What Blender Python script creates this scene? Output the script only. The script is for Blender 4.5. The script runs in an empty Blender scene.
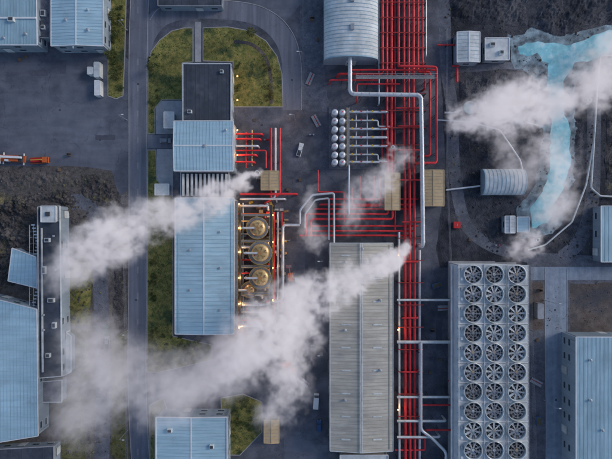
import bpy, math, random
from mathutils import Vector, noise, Matrix
random.seed(7)
S=0.4; H=163.2
scene=bpy.context.scene
def P(px,py,z=0.0):
    k=1-z/H
    return Vector(((px-306)*S*k,(229.5-py)*S*k,z))

# ---------------------------------------------------------------- materials
def rgb(c): return (c[0],c[1],c[2],1)
def M(name,c1,c2=None,scale=1.0,rough=0.7,metal=0.0,bump=0.0,big=0.25,bigscale=0.05,stretch=None,c3=None,fine=0.0,finescale=6.0,spec=0.3,crack=0.0,emit=None,detail=8,patchc=None,patchscale=0.03,patchlo=0.55,patchhi=0.62,streak=None,streakamt=0.2):
    m=bpy.data.materials.new(name); m.use_nodes=True
    nt=m.node_tree; N=nt.nodes; L=nt.links
    b=N['Principled BSDF']; b.inputs['Roughness'].default_value=rough; b.inputs['Metallic'].default_value=metal
    b.inputs['Specular IOR Level'].default_value=spec
    if emit:
        b.inputs['Emission Color'].default_value=rgb(c1); b.inputs['Emission Strength'].default_value=emit
    g=N.new('ShaderNodeNewGeometry')
    if c2 is None: c2=tuple(x*0.8 for x in c1)
    vec=g.outputs['Position']
    def mapped(sc):
        mp=N.new('ShaderNodeMapping'); mp.inputs['Scale'].default_value=sc
        L.new(vec,mp.inputs['Vector']); return mp.outputs['Vector']
    v2=mapped(stretch) if stretch else vec
    n=N.new('ShaderNodeTexNoise'); n.inputs['Scale'].default_value=scale; n.inputs['Detail'].default_value=detail; n.inputs['Roughness'].default_value=0.6
    L.new(v2,n.inputs['Vector'])
    r=N.new('ShaderNodeValToRGB'); r.color_ramp.elements[0].position=0.33; r.color_ramp.elements[1].position=0.67
    r.color_ramp.elements[0].color=rgb(c1); r.color_ramp.elements[1].color=rgb(c2)
    if c3:
        e=r.color_ramp.elements.new(0.5); e.color=rgb(c2); r.color_ramp.elements[2].color=rgb(c3)
    L.new(n.outputs['Fac'],r.inputs['Fac'])
    col=r.outputs['Color']
    def mixc(a,bcol,fac,mode='MIX'):
        x=N.new('ShaderNodeMix'); x.data_type='RGBA'; x.blend_type=mode
        if isinstance(fac,float): x.inputs[0].default_value=fac
        else: L.new(fac,x.inputs[0])
        L.new(a,x.inputs[6])
        if isinstance(bcol,tuple): x.inputs[7].default_value=rgb(bcol)
        else: L.new(bcol,x.inputs[7])
        return x.outputs[2]
    def noi(sc,d=5,ro=0.55,off=0,v=None):
        q=N.new('ShaderNodeTexNoise'); q.inputs['Scale'].default_value=sc; q.inputs['Detail'].default_value=d; q.inputs['Roughness'].default_value=ro
        src=v if v is not None else vec
        if off:
            a=N.new('ShaderNodeVectorMath'); a.operation='ADD'; a.inputs[1].default_value=(off,off*1.7,0); L.new(src,a.inputs[0]); L.new(a.outputs[0],q.inputs['Vector'])
        else: L.new(src,q.inputs['Vector'])
        return q.outputs['Fac']
    def mr(s,a,b_,c,d):
        q=N.new('ShaderNodeMapRange'); q.inputs[1].default_value=a; q.inputs[2].default_value=b_; q.inputs[3].default_value=c; q.inputs[4].default_value=d
        L.new(s,q.inputs[0]); return q.outputs[0]
    if patchc:
        f=mr(noi(patchscale,7,0.62,31),patchlo,patchhi,0,1)
        col=mixc(col,patchc,f)
    if big:
        f=mr(noi(bigscale,6,0.6,11),0.3,0.7,1-big,1+big)
        col=mixc(col,f,1.0,'MULTIPLY')
    if streak:
        f=mr(noi(1.0,4,0.6,5,mapped(streak)),0.35,0.65,1-streakamt,1+streakamt*0.4)
        col=mixc(col,f,1.0,'MULTIPLY')
    if fine:
        f=mr(noi(finescale,2,0.5),0.3,0.7,1-fine,1+fine)
        col=mixc(col,f,1.0,'MULTIPLY')
    if crack:
        vo=N.new('ShaderNodeTexVoronoi'); vo.feature='DISTANCE_TO_EDGE'; vo.inputs['Scale'].default_value=0.07
        wn=N.new('ShaderNodeTexNoise'); wn.inputs['Scale'].default_value=0.3; L.new(vec,wn.inputs['Vector'])
        ad=N.new('ShaderNodeVectorMath'); ad.operation='MULTIPLY_ADD'; ad.inputs[1].default_value=(5,5,5); L.new(wn.outputs['Color'],ad.inputs[0]); L.new(vec,ad.inputs[2])
        L.new(ad.outputs[0],vo.inputs['Vector'])
        f=mr(vo.outputs['Distance'],0.0,0.012,1-crack,1)
        col=mixc(col,f,1.0,'MULTIPLY')
    L.new(col,b.inputs['Base Color'])
    if bump:
        bp=N.new('ShaderNodeBump'); bp.inputs['Strength'].default_value=min(1,bump); bp.inputs['Distance'].default_value=0.3
        L.new(n.outputs['Fac'],bp.inputs['Height']); L.new(bp.outputs['Normal'],b.inputs['Normal'])
    return m

mat={}
mat['ground']=M('black_lava_gravel',(0.02,0.024,0.034),(0.07,0.074,0.09),0.35,0.95,bump=0.9,big=0.5,bigscale=0.035,fine=0.45,finescale=2.5,patchc=(0.1,0.1,0.11),patchscale=0.05,patchlo=0.54,patchhi=0.66)
mat['asphalt']=M('asphalt',(0.1,0.113,0.148),(0.14,0.152,0.188),0.2,0.85,bump=0.1,big=0.3,bigscale=0.03,fine=0.16,finescale=5,crack=0.3,patchc=(0.07,0.08,0.105),patchscale=0.045,patchlo=0.5,patchhi=0.62,streak=(0.05,0.4,1),streakamt=0.12)
mat['asphalt_dark']=M('old_asphalt',(0.065,0.073,0.096),(0.125,0.132,0.16),0.2,0.85,bump=0.15,big=0.45,bigscale=0.06,fine=0.26,finescale=4,crack=0.3,patchc=(0.17,0.17,0.185),patchscale=0.09,patchlo=0.55,patchhi=0.68)
mat['asphalt_repair']=M('asphalt_repair',(0.075,0.083,0.108),(0.095,0.103,0.13),0.5,0.85,big=0.3,fine=0.15)
mat['road']=M('road_asphalt',(0.145,0.158,0.2),(0.19,0.203,0.245),0.3,0.85,bump=0.1,big=0.18,fine=0.14,finescale=6,stretch=(1,0.12,1),crack=0.2,streak=(0.5,0.02,1),streakamt=0.25)
mat['pale_road']=M('pale_gravel_road',(0.2,0.25,0.315),(0.28,0.33,0.4),0.4,0.9,bump=0.2,big=0.2,fine=0.2,streak=(0.4,0.03,1),streakamt=0.2)
mat['concrete']=M('concrete',(0.3,0.31,0.33),(0.4,0.4,0.42),0.5,0.85,bump=0.1,big=0.25,fine=0.12)
mat['kerb']=M('kerb_stone',(0.38,0.38,0.38),(0.28,0.28,0.29),1,0.85,fine=0.15)
mat['grass']=M('lawn_grass',(0.075,0.095,0.03),(0.18,0.175,0.05),0.5,0.95,bump=0.7,big=0.35,bigscale=0.09,c3=(0.27,0.22,0.075),fine=0.35,finescale=3.5,patchc=(0.045,0.07,0.03),patchscale=0.1,patchlo=0.52,patchhi=0.62)
mat['moss']=M('mossy_gravel',(0.05,0.058,0.022),(0.13,0.125,0.05),0.4,0.95,bump=0.8,big=0.4,bigscale=0.1,c3=(0.06,0.055,0.045),fine=0.35,finescale=3)
mat['lava']=M('lava_rock',(0.03,0.03,0.034),(0.11,0.1,0.098),0.7,0.95,bump=1,big=0.45,bigscale=0.1,fine=0.45,finescale=2.2,patchc=(0.13,0.12,0.065),patchscale=0.16,patchlo=0.53,patchhi=0.66)
mat['gravel']=M('brown_gravel',(0.065,0.06,0.06),(0.14,0.125,0.12),0.6,0.95,bump=0.7,big=0.4,bigscale=0.07,fine=0.35,finescale=3,patchc=(0.12,0.115,0.055),patchscale=0.07,patchlo=0.54,patchhi=0.66)
mat['graygravel']=M('gray_gravel',(0.085,0.094,0.12),(0.155,0.162,0.19),0.5,0.95,bump=0.5,big=0.35,bigscale=0.06,fine=0.3,finescale=3)
mat['brown']=M('brown_soil',(0.085,0.068,0.062),(0.15,0.128,0.118),0.3,0.95,bump=0.6,big=0.4,fine=0.3,finescale=3,patchc=(0.07,0.07,0.08),patchscale=0.06,patchlo=0.5,patchhi=0.62)
mat['water']=M('milky_geothermal_water',(0.14,0.45,0.54),(0.36,0.7,0.76),0.22,0.2,big=0.3,bigscale=0.1,spec=0.5,bump=0.08,patchc=(0.5,0.72,0.76),patchscale=0.2,patchlo=0.52,patchhi=0.64)
mat['silica']=M('silica_crust',(0.3,0.4,0.45),(0.06,0.078,0.1),0.3,0.9,bump=0.6,big=0.45,bigscale=0.12,fine=0.35)
mat['blueroof']=M('pale_blue_roof_sheet',(0.34,0.52,0.62),(0.42,0.6,0.69),0.6,0.5,0.0,big=0.16,bigscale=0.06,stretch=(0.15,1.5,1),fine=0.04,spec=0.4,streak=(0.06,0.9,1),streakamt=0.12,patchc=(0.33,0.46,0.54),patchscale=0.12,patchlo=0.56,patchhi=0.7)
mat['blueroof2']=M('blue_grey_roof_sheet',(0.27,0.42,0.5),(0.36,0.52,0.6),0.5,0.5,0.0,big=0.2,bigscale=0.08,stretch=(1.5,0.2,1),fine=0.05,spec=0.4,streak=(0.9,0.06,1),streakamt=0.14)
mat['blueseam']=M('roof_seam',(0.3,0.45,0.54),(0.25,0.39,0.47),1,0.5)
mat['tanroof']=M('beige_roof_sheet',(0.44,0.42,0.36),(0.54,0.515,0.45),0.4,0.55,big=0.18,bigscale=0.07,stretch=(0.2,1.2,1),fine=0.05,patchc=(0.36,0.35,0.33),patchscale=0.06,patchlo=0.52,patchhi=0.7,streak=(0.05,0.8,1),streakamt=0.18)
mat['tanseam']=M('beige_seam',(0.36,0.33,0.29),(0.3,0.28,0.25),1,0.6)
mat['tan']=M('tan_painted_steel',(0.45,0.33,0.19),(0.53,0.41,0.25),0.7,0.6,big=0.2,fine=0.06)
mat['gold']=M('golden_vessel_cladding',(0.52,0.36,0.15),(0.68,0.52,0.28),1.4,0.4,0.45,big=0.25,bigscale=0.4,fine=0.08)
mat['copper']=M('copper_brown_steel',(0.4,0.2,0.08),(0.5,0.29,0.13),1.4,0.5,0.3,big=0.25,bigscale=0.4,fine=0.1)
mat['darkroof']=M('dark_bitumen_roof',(0.045,0.056,0.076),(0.07,0.083,0.108),0.4,0.8,big=0.3,bigscale=0.1,fine=0.14,patchc=(0.1,0.112,0.135),patchscale=0.15,patchlo=0.56,patchhi=0.68)
mat['darkseam']=M('dark_seam',(0.085,0.095,0.115),None,1,0.7)
mat['white']=M('white_painted_metal',(0.66,0.68,0.7),(0.75,0.76,0.77),1,0.5,big=0.12,bigscale=0.2,fine=0.04)
mat['offwhite']=M('weathered_white_panel',(0.48,0.52,0.53),(0.6,0.64,0.65),0.8,0.6,big=0.22,bigscale=0.2,fine=0.1)
mat['wall']=M('grey_blue_wall_cladding',(0.22,0.28,0.34),(0.28,0.34,0.4),1,0.6,stretch=(1,1,0.1))
mat['tanwall']=M('beige_wall_cladding',(0.27,0.26,0.23),(0.34,0.32,0.29),1,0.6,stretch=(1,1,0.1))
mat['glass']=M('window_glass',(0.03,0.045,0.065),(0.05,0.07,0.09),1,0.12,spec=0.6,big=0)
mat['red']=M('red_painted_pipe',(0.6,0.03,0.04),(0.68,0.055,0.06),0.8,0.42,big=0.3,bigscale=0.15,fine=0.12,finescale=3)
mat['darkred']=M('dark_red_steel',(0.3,0.03,0.03),(0.38,0.045,0.04),0.8,0.6)
mat['alu']=M('aluminium_pipe_cladding',(0.55,0.58,0.62),(0.7,0.72,0.74),1.2,0.4,0.35,big=0.15,bigscale=0.3,fine=0.06)
mat['steel']=M('galvanised_steel',(0.3,0.32,0.36),(0.4,0.42,0.45),1,0.5,0.4)
mat['darksteel']=M('dark_steel',(0.05,0.053,0.062),(0.08,0.084,0.095),1,0.6,0.2)
mat['grate']=M('steel_grating',(0.18,0.18,0.19),(0.26,0.26,0.27),1.5,0.6,0.2,fine=0.3,finescale=4)
mat['black']=M('black_rubber',(0.015,0.015,0.017),None,1,0.8)
mat['yellow']=M('yellow_safety_paint',(0.6,0.4,0.06),(0.5,0.32,0.05),1,0.5)
mat['orange']=M('orange_vehicle_paint',(0.66,0.15,0.04),(0.56,0.12,0.03),1,0.4)
mat['redpaint']=M('red_vehicle_paint',(0.6,0.035,0.035),None,1,0.35)
mat['green']=M('green_vehicle_paint',(0.04,0.12,0.09),None,1,0.35)
mat['bluepaint']=M('blue_vehicle_paint',(0.05,0.12,0.28),None,1,0.35)
mat['grey']=M('silver_vehicle_paint',(0.35,0.37,0.4),None,1,0.3,0.4)
mat['leaf']=M('shrub_foliage',(0.03,0.05,0.015),(0.08,0.1,0.025),1.5,0.8,big=0.3,bigscale=0.3)
mat['leaf2']=M('autumn_foliage',(0.13,0.1,0.025),(0.1,0.11,0.035),1.5,0.8,big=0.3,bigscale=0.3)
mat['wood']=M('bark_and_wood',(0.14,0.1,0.07),(0.22,0.16,0.11),2,0.85)
mat['lamp']=M('lit_lamp_glass',(1.0,0.55,0.18),(1.0,0.6,0.22),1,0.5,emit=14.0,big=0)
mat['mark']=M('road_paint',(0.5,0.5,0.5),(0.35,0.35,0.36),2,0.8,fine=0.2)

# ---------------------------------------------------------------- mesh builder
class MB:
    def __init__(s): s.v=[];s.f=[];s.mi=[];s.sm=[];s.mats=[]
    def m(s,k):
        if k not in s.mats: s.mats.append(k)
        return s.mats.index(k)
    def add(s,vs,fs,k,smooth=False):
        o=len(s.v); s.v+= [tuple(x) for x in vs]; i=s.m(k)
        for f in fs:
            s.f.append([o+j for j in f]); s.mi.append(i); s.sm.append(smooth)
    def hexa(s,b,t,k):
        s.add(list(b)+list(t),[(3,2,1,0),(4,5,6,7),(0,1,5,4),(1,2,6,5),(2,3,7,6),(3,0,4,7)],k)
    def box(s,cx,cy,z0,z1,w,d,k,a=0.0,taper=1.0):
        c,sn=math.cos(a),math.sin(a)
        def q(x,y,z): return (cx+x*c-y*sn,cy+x*sn+y*c,z)
        b=[q(-w/2,-d/2,z0),q(w/2,-d/2,z0),q(w/2,d/2,z0),q(-w/2,d/2,z0)]
        t=[q(-w/2*taper,-d/2*taper,z1),q(w/2*taper,-d/2*taper,z1),q(w/2*taper,d/2*taper,z1),q(-w/2*taper,d/2*taper,z1)]
        s.hexa(b,t,k)
    def beam(s,p0,p1,w,h,k):
        p0=Vector(p0);p1=Vector(p1); d=(p1-p0); hd=Vector((d.x,d.y,0))
        if hd.length<1e-5:
            s.box(p0.x,p0.y,min(p0.z,p1.z),max(p0.z,p1.z),w,w,k); return
        n=Vector((-hd.y,hd.x,0)).normalized()*w/2; u=Vector((0,0,h))
        s.hexa([p0-n,p1-n,p1+n,p0+n],[p0-n+u,p1-n+u,p1+n+u,p0+n+u],k)
    def cyl(s,p0,p1,r,k,n=12,r2=None,caps=True,smooth=True):
        p0=Vector(p0);p1=Vector(p1); d=(p1-p0).normalized()
        a=Vector((0,0,1)) if abs(d.z)<0.9 else Vector((1,0,0))
        u=d.cross(a).normalized(); w=d.cross(u).normalized()
        if r2 is None:r2=r
        vs=[]
        for i in range(n):
            t=2*math.pi*i/n; e=u*math.cos(t)+w*math.sin(t)
            vs.append(p0+e*r)
        for i in range(n):
            t=2*math.pi*i/n; e=u*math.cos(t)+w*math.sin(t)
            vs.append(p1+e*r2)
        s.add(vs,[(i,n+i,n+(i+1)%n,(i+1)%n) for i in range(n)],k,smooth)
        if caps:
            s.add(vs[:n],[tuple(range(n))],k); s.add(vs[n:],[tuple(range(n-1,-1,-1))],k)
    def tube(s,pts,r,k,n=10,bend=None):
        pts=[Vector(p) for p in pts]
        if bend is None: bend=r*2.5
        out=[pts[0]]
        for i in range(1,len(pts)-1):
            a,b,c=pts[i-1],pts[i],pts[i+1]
            d1=(a-b);d2=(c-b)
            l=min(bend,d1.length*0.45,d2.length*0.45)
            q0=b+d1.normalized()*l;q1=b+d2.normalized()*l
            for j in range(5):
                t=j/4; out.append(q0*(1-t)**2+b*2*t*(1-t)+q1*t*t)
        out.append(pts[-1])
        vs=[];u=None
        for i,p in enumerate(out):
            if i==0:d=out[1]-p
            elif i==len(out)-1:d=p-out[i-1]
            else:d=(out[i+1]-p).normalized()+(p-out[i-1]).normalized()
            d=d.normalized()
            if u is None:
                a=Vector((0,0,1)) if abs(d.z)<0.9 else Vector((1,0,0)); u=d.cross(a).normalized()
            else:
                u=(u-d*u.dot(d)); u.normalize()
            w=d.cross(u)
            for j in range(n):
                t=2*math.pi*j/n; vs.append(p+(u*math.cos(t)+w*math.sin(t))*r)
        fs=[]
        for i in range(len(out)-1):
            for j in range(n):
                fs.append((i*n+j,i*n+(j+1)%n,(i+1)*n+(j+1)%n,(i+1)*n+j))
        s.add(vs,fs,k,True)
        s.add(vs[:n],[tuple(range(n-1,-1,-1))],k); s.add(vs[-n:],[tuple(range(n))],k)
    def revolve(s,cx,cy,prof,k,n=24,smooth=True):
        vs=[]
        for (r,z) in prof:
            for j in range(n):
                t=2*math.pi*j/n; vs.append((cx+r*math.cos(t),cy+r*math.sin(t),z))
        fs=[]
        for i in range(len(prof)-1):
            for j in range(n):
                fs.append((i*n+j,i*n+(j+1)%n,(i+1)*n+(j+1)%n,(i+1)*n+j))
        s.add(vs,fs,k,smooth)
    def dome(s,cx,cy,z,r,h,k,n=24):
        prof=[(r*math.cos(t*math.pi/12),z+h*math.sin(t*math.pi/12)) for t in range(6)]+[(0.01,z+h)]
        s.revolve(cx,cy,prof,k,n)
    def build(s,name):
        me=bpy.data.meshes.new(name); me.from_pydata(s.v,[],s.f)
        for k in s.mats: me.materials.append(mat[k])
        me.polygons.foreach_set('material_index',s.mi); me.polygons.foreach_set('use_smooth',s.sm)
        me.update(); return me

class Obj:
    def __init__(s,name): s.name=name; s.parts={}
    def __getitem__(s,k):
        if k not in s.parts: s.parts[k]=MB()
        return s.parts[k]
    def done(s):
        allv=[v for p in s.parts.values() for v in p.v]
        if not allv: return
        x=(min(v[0] for v in allv)+max(v[0] for v in allv))/2; y=(min(v[1] for v in allv)+max(v[1] for v in allv))/2; z=min(v[2] for v in allv)
        parts=[(k,p) for k,p in s.parts.items() if p.v]
        for k,p in parts: p.v=[(a-x,b-y,c-z) for a,b,c in p.v]
        if len(parts)==1:
            o=bpy.data.objects.new(s.name,parts[0][1].build(s.name)); o.location=(x,y,z); scene.collection.objects.link(o); return o
        e=bpy.data.objects.new(s.name,None); e.location=(x,y,z); e.empty_display_size=1; scene.collection.objects.link(e)
        for k,p in parts:
            o=bpy.data.objects.new(k,p.build(k)); o.parent=e; scene.collection.objects.link(o)
        return e

# ---------------------------------------------------------------- ground pieces
def jag(poly,j,step=1.5):
    out=[]
    for i in range(len(poly)):
        a=poly[i];b=poly[(i+1)%len(poly)]
        L=(b-a).length; n=max(1,int(L/step))
        for t in range(n):
            p=a.lerp(b,t/n)
            q=noise.noise_vector(Vector((p.x*0.25,p.y*0.25,3.3)))*j+noise.noise_vector(Vector((p.x*0.9,p.y*0.9,9)))*j*0.4
            out.append(Vector((p.x+q.x,p.y+q.y,p.z)))
    return out
def patch(name,pts,z,k,j=0.0):
    poly=[P(*p) for p in pts]
    if j: poly=jag(poly,j)
    a=sum(poly[i].x*poly[(i+1)%len(poly)].y-poly[(i+1)%len(poly)].x*poly[i].y for i in range(len(poly)))
    if a<0: poly.reverse()
    o=Obj(name); o['s'].add([(p.x,p.y,z) for p in poly],[tuple(range(len(poly)))],k); return o.done()
def smooth(pts,n=8):
    out=[]
    for i in range(len(pts)-1):
        p0=pts[max(0,i-1)];p1=pts[i];p2=pts[i+1];p3=pts[min(len(pts)-1,i+2)]
        for t in range(n):
            t/=n
            out.append(tuple(0.5*((2*p1[c])+(-p0[c]+p2[c])*t+(2*p0[c]-5*p1[c]+4*p2[c]-p3[c])*t*t+(-p0[c]+3*p1[c]-3*p2[c]+p3[c])*t**3) for c in range(len(p1))))
    out.append(pts[-1]); return out
def strip(name,pts,wpx,z,k,kerbs=False):
    c=[P(*p) for p in smooth(pts)]
    L=[];R=[]
    for i,p in enumerate(c):
        d=(c[min(i+1,len(c)-1)]-c[max(i-1,0)]).normalized(); n=Vector((-d.y,d.x,0))*wpx*S/2
        L.append(p+n);R.append(p-n)
    n=len(c); o=Obj(name)
    o['surface'].add([(p.x,p.y,z) for p in R]+[(p.x,p.y,z) for p in L],[(i,i+1,n+i+1,n+i) for i in range(n-1)],k)
    if kerbs:
        for side in (L,R):
            for i in range(n-1):
                o['kerbs'].beam((side[i].x,side[i].y,0),(side[i+1].x,side[i+1].y,0),0.25,0.13,'kerb')
    return o.done()
def inside(x,y,poly):
    c=False;n=len(poly)
    for i in range(n):
        a=poly[i];b=poly[i-1]
        if (a.y>y)!=(b.y>y) and x<(b.x-a.x)*(y-a.y)/(b.y-a.y)+a.x: c=not c
    return c
def edist(x,y,poly):
    m=1e9
    for i in range(len(poly)):
        a=poly[i-1];b=poly[i];dx=b.x-a.x;dy=b.y-a.y
        t=max(0,min(1,((x-a.x)*dx+(y-a.y)*dy)/(dx*dx+dy*dy+1e-9)))
        m=min(m,math.hypot(x-a.x-t*dx,y-a.y-t*dy))
    return m
def rocky(name,pts,amp,res,k,freq=0.25,base=0.02):
    poly=jag([P(*p) for p in pts],1.2,3)
    x0=min(p.x for p in poly);x1=max(p.x for p in poly);y0=min(p.y for p in poly);y1=max(p.y for p in poly)
    nx=int((x1-x0)/res)+1;ny=int((y1-y0)/res)+1
    idx={};vs=[]
    for i in range(nx+1):
        for j in range(ny+1):
            x=x0+i*res;y=y0+j*res
            if inside(x,y,poly):
                e=min(1,edist(x,y,poly)/3)
                h=noise.fractal(Vector((x*freq,y*freq,5)),0.8,2.1,6)
                h2=abs(noise.noise(Vector((x*0.7,y*0.7,1))))
                z=base+amp*e*max(0,0.45+h*1.0+h2*0.6-0.1)
                if e<0.4: z-=0.05*(1-e/0.4)*2
                idx[(i,j)]=len(vs); vs.append((x+random.uniform(-.15,.15)*res,y+random.uniform(-.15,.15)*res,z))
    fs=[]
    for (i,j) in idx:
        q=[(i,j),(i+1,j),(i+1,j+1),(i,j+1)]
        if all(t in idx for t in q): fs.append(tuple(idx[t] for t in q))
    o=Obj(name); o['s'].add(vs,fs,k,False); return o.done()

g=Obj('ground'); g['s'].add([(-3000,-3000,0),(3000,-3000,0),(3000,3000,0),(-3000,3000,0)],[(0,1,2,3)],'ground'); g.done()
patch('lava_soil',[(430,-60),(700,-60),(700,270),(430,270)],0.004,'ground')
patch('lava_gravel',[(-60,160),(130,160),(130,520),(-60,520)],0.004,'gravel')
patch('plant_yard',[(147,-60),(440,-60),(440,60),(446,170),(436,250),(440,268),(530,268),(530,520),(146,520)],0.009,'asphalt_dark',0.4)
patch('asphalt_yard',[(-60,40),(110,40),(129,60),(129,190),(118,196),(112,170),(74,166),(-60,166)],0.014,'asphalt',0.3)
patch('gravel_yard',[(300,-60),(324,-60),(324,65),(330,112),(296,112),(300,60)],0.014,'graygravel',0.4)
patch('service_road',[(285,240),(328,243),(328,520),(284,520)],0.014,'asphalt',0.3)
patch('paved_ground',[(527,262),(700,262),(700,520),(527,520)],0.014,'graygravel',0.3)
strip('gravel_track',[(60,205),(84,202),(97,220),(101,300),(103,400),(100,520)],15,0.019,'graygravel')
strip('main_road',[(143,-60),(140,-10),(138,60),(138,150),(138,260),(137,380),(141,470),(143,520)],18,0.029,'road',True)
strip('loop_road',[(140,58),(146,36),(160,18),(185,10),(225,10),(258,16),(280,33),(291,60),(292,110)],19,0.034,'road',False)
strip('driveway',[(148,-8),(190,-2),(240,-2),(300,-10)],26,0.024,'asphalt',False)
patch('turning_area',[(150,-40),(300,-40),(300,5),(285,22),(255,8),(225,1),(185,1),(160,8),(150,20)],0.019,'asphalt',0.2)
# kerb along outer edge of the loop
o=Obj('loop_kerb')
c=[P(*p) for p in smooth([(150,20),(160,8),(185,0.5),(225,0.5),(262,7),(288,26),(300.5,58),(301.5,110)])]
for a,b in zip(c[:-1],c[1:]): o['stones'].beam((a.x,a.y,0),(b.x,b.y,0),0.28,0.13,'kerb')
o.done()
def lawn(pts,k='grass',name='lawn',h=0.1):
    poly=[P(*p) for p in pts]
    a=sum(poly[i].x*poly[(i+1)%len(poly)].y-poly[(i+1)%len(poly)].x*poly[i].y for i in range(len(poly)))
    if a<0: poly.reverse()
    o=Obj(name); n=len(poly)
    o['turf'].add([(p.x,p.y,h) for p in poly],[tuple(range(n))],k)
    for i in range(n):
        p=poly[i];q=poly[(i+1)%n]; o['kerb'].beam((p.x,p.y,0),(q.x,q.y,0),0.3,h+0.03,'kerb')
    x0=min(p.x for p in poly);x1=max(p.x for p in poly);y0=min(p.y for p in poly);y1=max(p.y for p in poly)
    cnt=int((x1-x0)*(y1-y0)*1.6)
    for _ in range(cnt):
        x=random.uniform(x0,x1);y=random.uniform(y0,y1)
        if noise.noise(Vector((x*0.15,y*0.15,0)))<-0.1: continue
        if inside(x,y,poly) and edist(x,y,poly)>0.4:
            r=random.uniform(0.12,0.35);t=random.uniform(0,3.1);kk='leaf' if random.random()<0.35 else 'grass'
            vx=[(x+r*math.cos(t+i*2.09),y+r*math.sin(t+i*2.09),h-0.01) for i in range(3)]+[(x,y,h+r*0.7)]
            o['tufts'].add(vx,[(0,1,3),(1,2,3),(2,0,3)],kk)
    return o.done()
lawn([(148,134),(148,66),(151,52),(160,40),(172,31),(184,28),(193,28),(193,62),(182,63),(182,100),(162,100),(155,108),(155,134)])
lawn([(203,28),(228,27),(250,31),(266,41),(277,56),(282,74),(283,107),(233,107),(233,62),(203,61)])
lawn([(148,150),(156,150),(157,180),(173,198),(173,336),(212,345),(212,360),(160,372),(147,372)])
lawn([(108,-40),(127,-40),(125,50),(123,96),(116,99),(108,96)])
lawn([(221,398),(243,394),(262,402),(262,432),(240,455),(228,455),(222,430)],h=0.08)
lawn([(150,405),(163,398),(168,412),(155,416),(155,520),(150,520)],h=0.08)
patch('moss_patch',[(62,252),(90,255),(92,280),(90,325),(64,325)],0.012,'grass',0.8)
patch('moss_patch',[(62,385),(84,390),(86,520),(62,520)],0.012,'moss',0.8)
patch('moss_patch',[(112,340),(126,330),(126,470),(112,470)],0.024,'moss',0.6)
strip('garden_path',[(234,42),(250,44),(263,54),(270,72),(271,104)],3.5,0.12,'brown')
strip('footpath',[(198,22),(198,62)],6,0.039,'concrete')
patch('entrance_path',[(156,101),(182,101),(182,134),(156,134)],0.03,'concrete')
patch('entrance_path',[(157,149),(173,149),(173,197),(157,180)],0.03,'concrete')
patch('cross_road',[(148,135),(175,135),(175,148),(148,148)],0.036,'road')
random.seed(3)
for (x,y,w,d) in ((30,70,18,6),(95,135,20,5),(60,60,6,14),(270,160,14,6),(305,250,10,24),(312,330,5,40),(300,400,18,8),(436,320,6,30)):
    patch('asphalt_repair',[(x,y),(x+w,y),(x+w,y+d),(x,y+d)],0.0185,'asphalt_repair',0.25)
rocky('lava_field',[(-60,190),(40,193),(70,188),(78,200),(72,215),(62,235),(60,203),(36,203),(36,250),(30,280),(5,290),(-60,300)],1.9,0.4,'lava')
rocky('lava_rocks',[(78,172),(112,176),(122,200),(126,225),(118,225),(108,212),(96,205),(80,196)],0.9,0.4,'lava',0.4)
rocky('lava_rocks',[(113,225),(125,228),(125,330),(112,330)],0.9,0.4,'lava',0.4)
rocky('lava_rocks',[(68,215),(90,225),(92,252),(66,250)],1.0,0.4,'lava',0.4)
rocky('lava_rocks',[(64,328),(90,328),(90,384),(72,384)],0.6,0.45,'moss',0.4)
rocky('lava_rocks',[(-60,168),(70,170),(76,188),(-60,192)],0.6,0.45,'gravel',0.4)
rocky('lava_slope',[(446,-60),(660,-60),(660,22),(600,28),(560,38),(522,28),(450,24)],1.1,0.7,'ground',0.15)
rocky('lava_slope',[(458,80),(500,70),(540,78),(545,140),(500,165),(460,158)],1.0,0.6,'ground',0.2)
rocky('lava_slope',[(574,90),(584,80),(584,180),(570,220),(556,228),(572,180)],1.0,0.6,'ground',0.25)
rocky('lava_slope',[(605,72),(700,70),(700,196),(604,192)],1.1,0.7,'lava',0.2)
rocky('lava_slope',[(478,180),(482,210),(500,235),(515,245),(540,246),(560,240),(530,252),(490,245),(472,220)],0.5,0.6,'ground',0.25)
patch('brown_soil_patch',[(570,283),(700,283),(700,334),(570,334)],0.019,'brown',0.6)
patch('brown_soil_patch',[(529,282),(543,282),(543,330),(529,330)],0.019,'brown',0.4)
strip('gravel_track',[(444,-20),(446,60),(452,110),(455,175),(470,230),(520,255),(600,262),(700,264)],12,0.021,'graygravel')
strip('gravel_track',[(556,262),(580,240),(592,200),(594,130),(598,60),(640,30)],14,0.026,'graygravel')
strip('gravel_track',[(449,70),(480,68),(512,66),(540,75),(545,100)],7,0.0305,'graygravel')
strip('pale_road',[(556,268),(556,340),(557,430),(556,520)],22,0.03,'pale_road',True)
patch('pale_road',[(531,267),(700,267),(700,280),(531,280)],0.035,'pale_road')
patch('silica_shore',[(508,36),(545,28),(575,34),(600,26),(625,14),(700,4),(700,74),(612,66),(590,72),(576,84),(573,106),(579,138),(577,176),(567,208),(554,232),(518,238),(516,206),(534,188),(540,160),(542,130),(528,100),(532,76),(512,64)],0.04,'silica',1.8)
pond=[(518,45),(530,41),(545,44),(562,46),(580,42),(600,33),(625,22),(700,14),(700,52),(625,48),(600,56),(584,60),(572,66),(564,82),(564,104),(570,130),(570,165),(563,190),(553,206),(548,224),(532,228),(530,210),(543,192),(549,168),(551,135),(549,105),(547,82),(549,64),(536,55),(520,54)]
patch('geothermal_pond',pond,0.06,'water',1.5)

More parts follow.
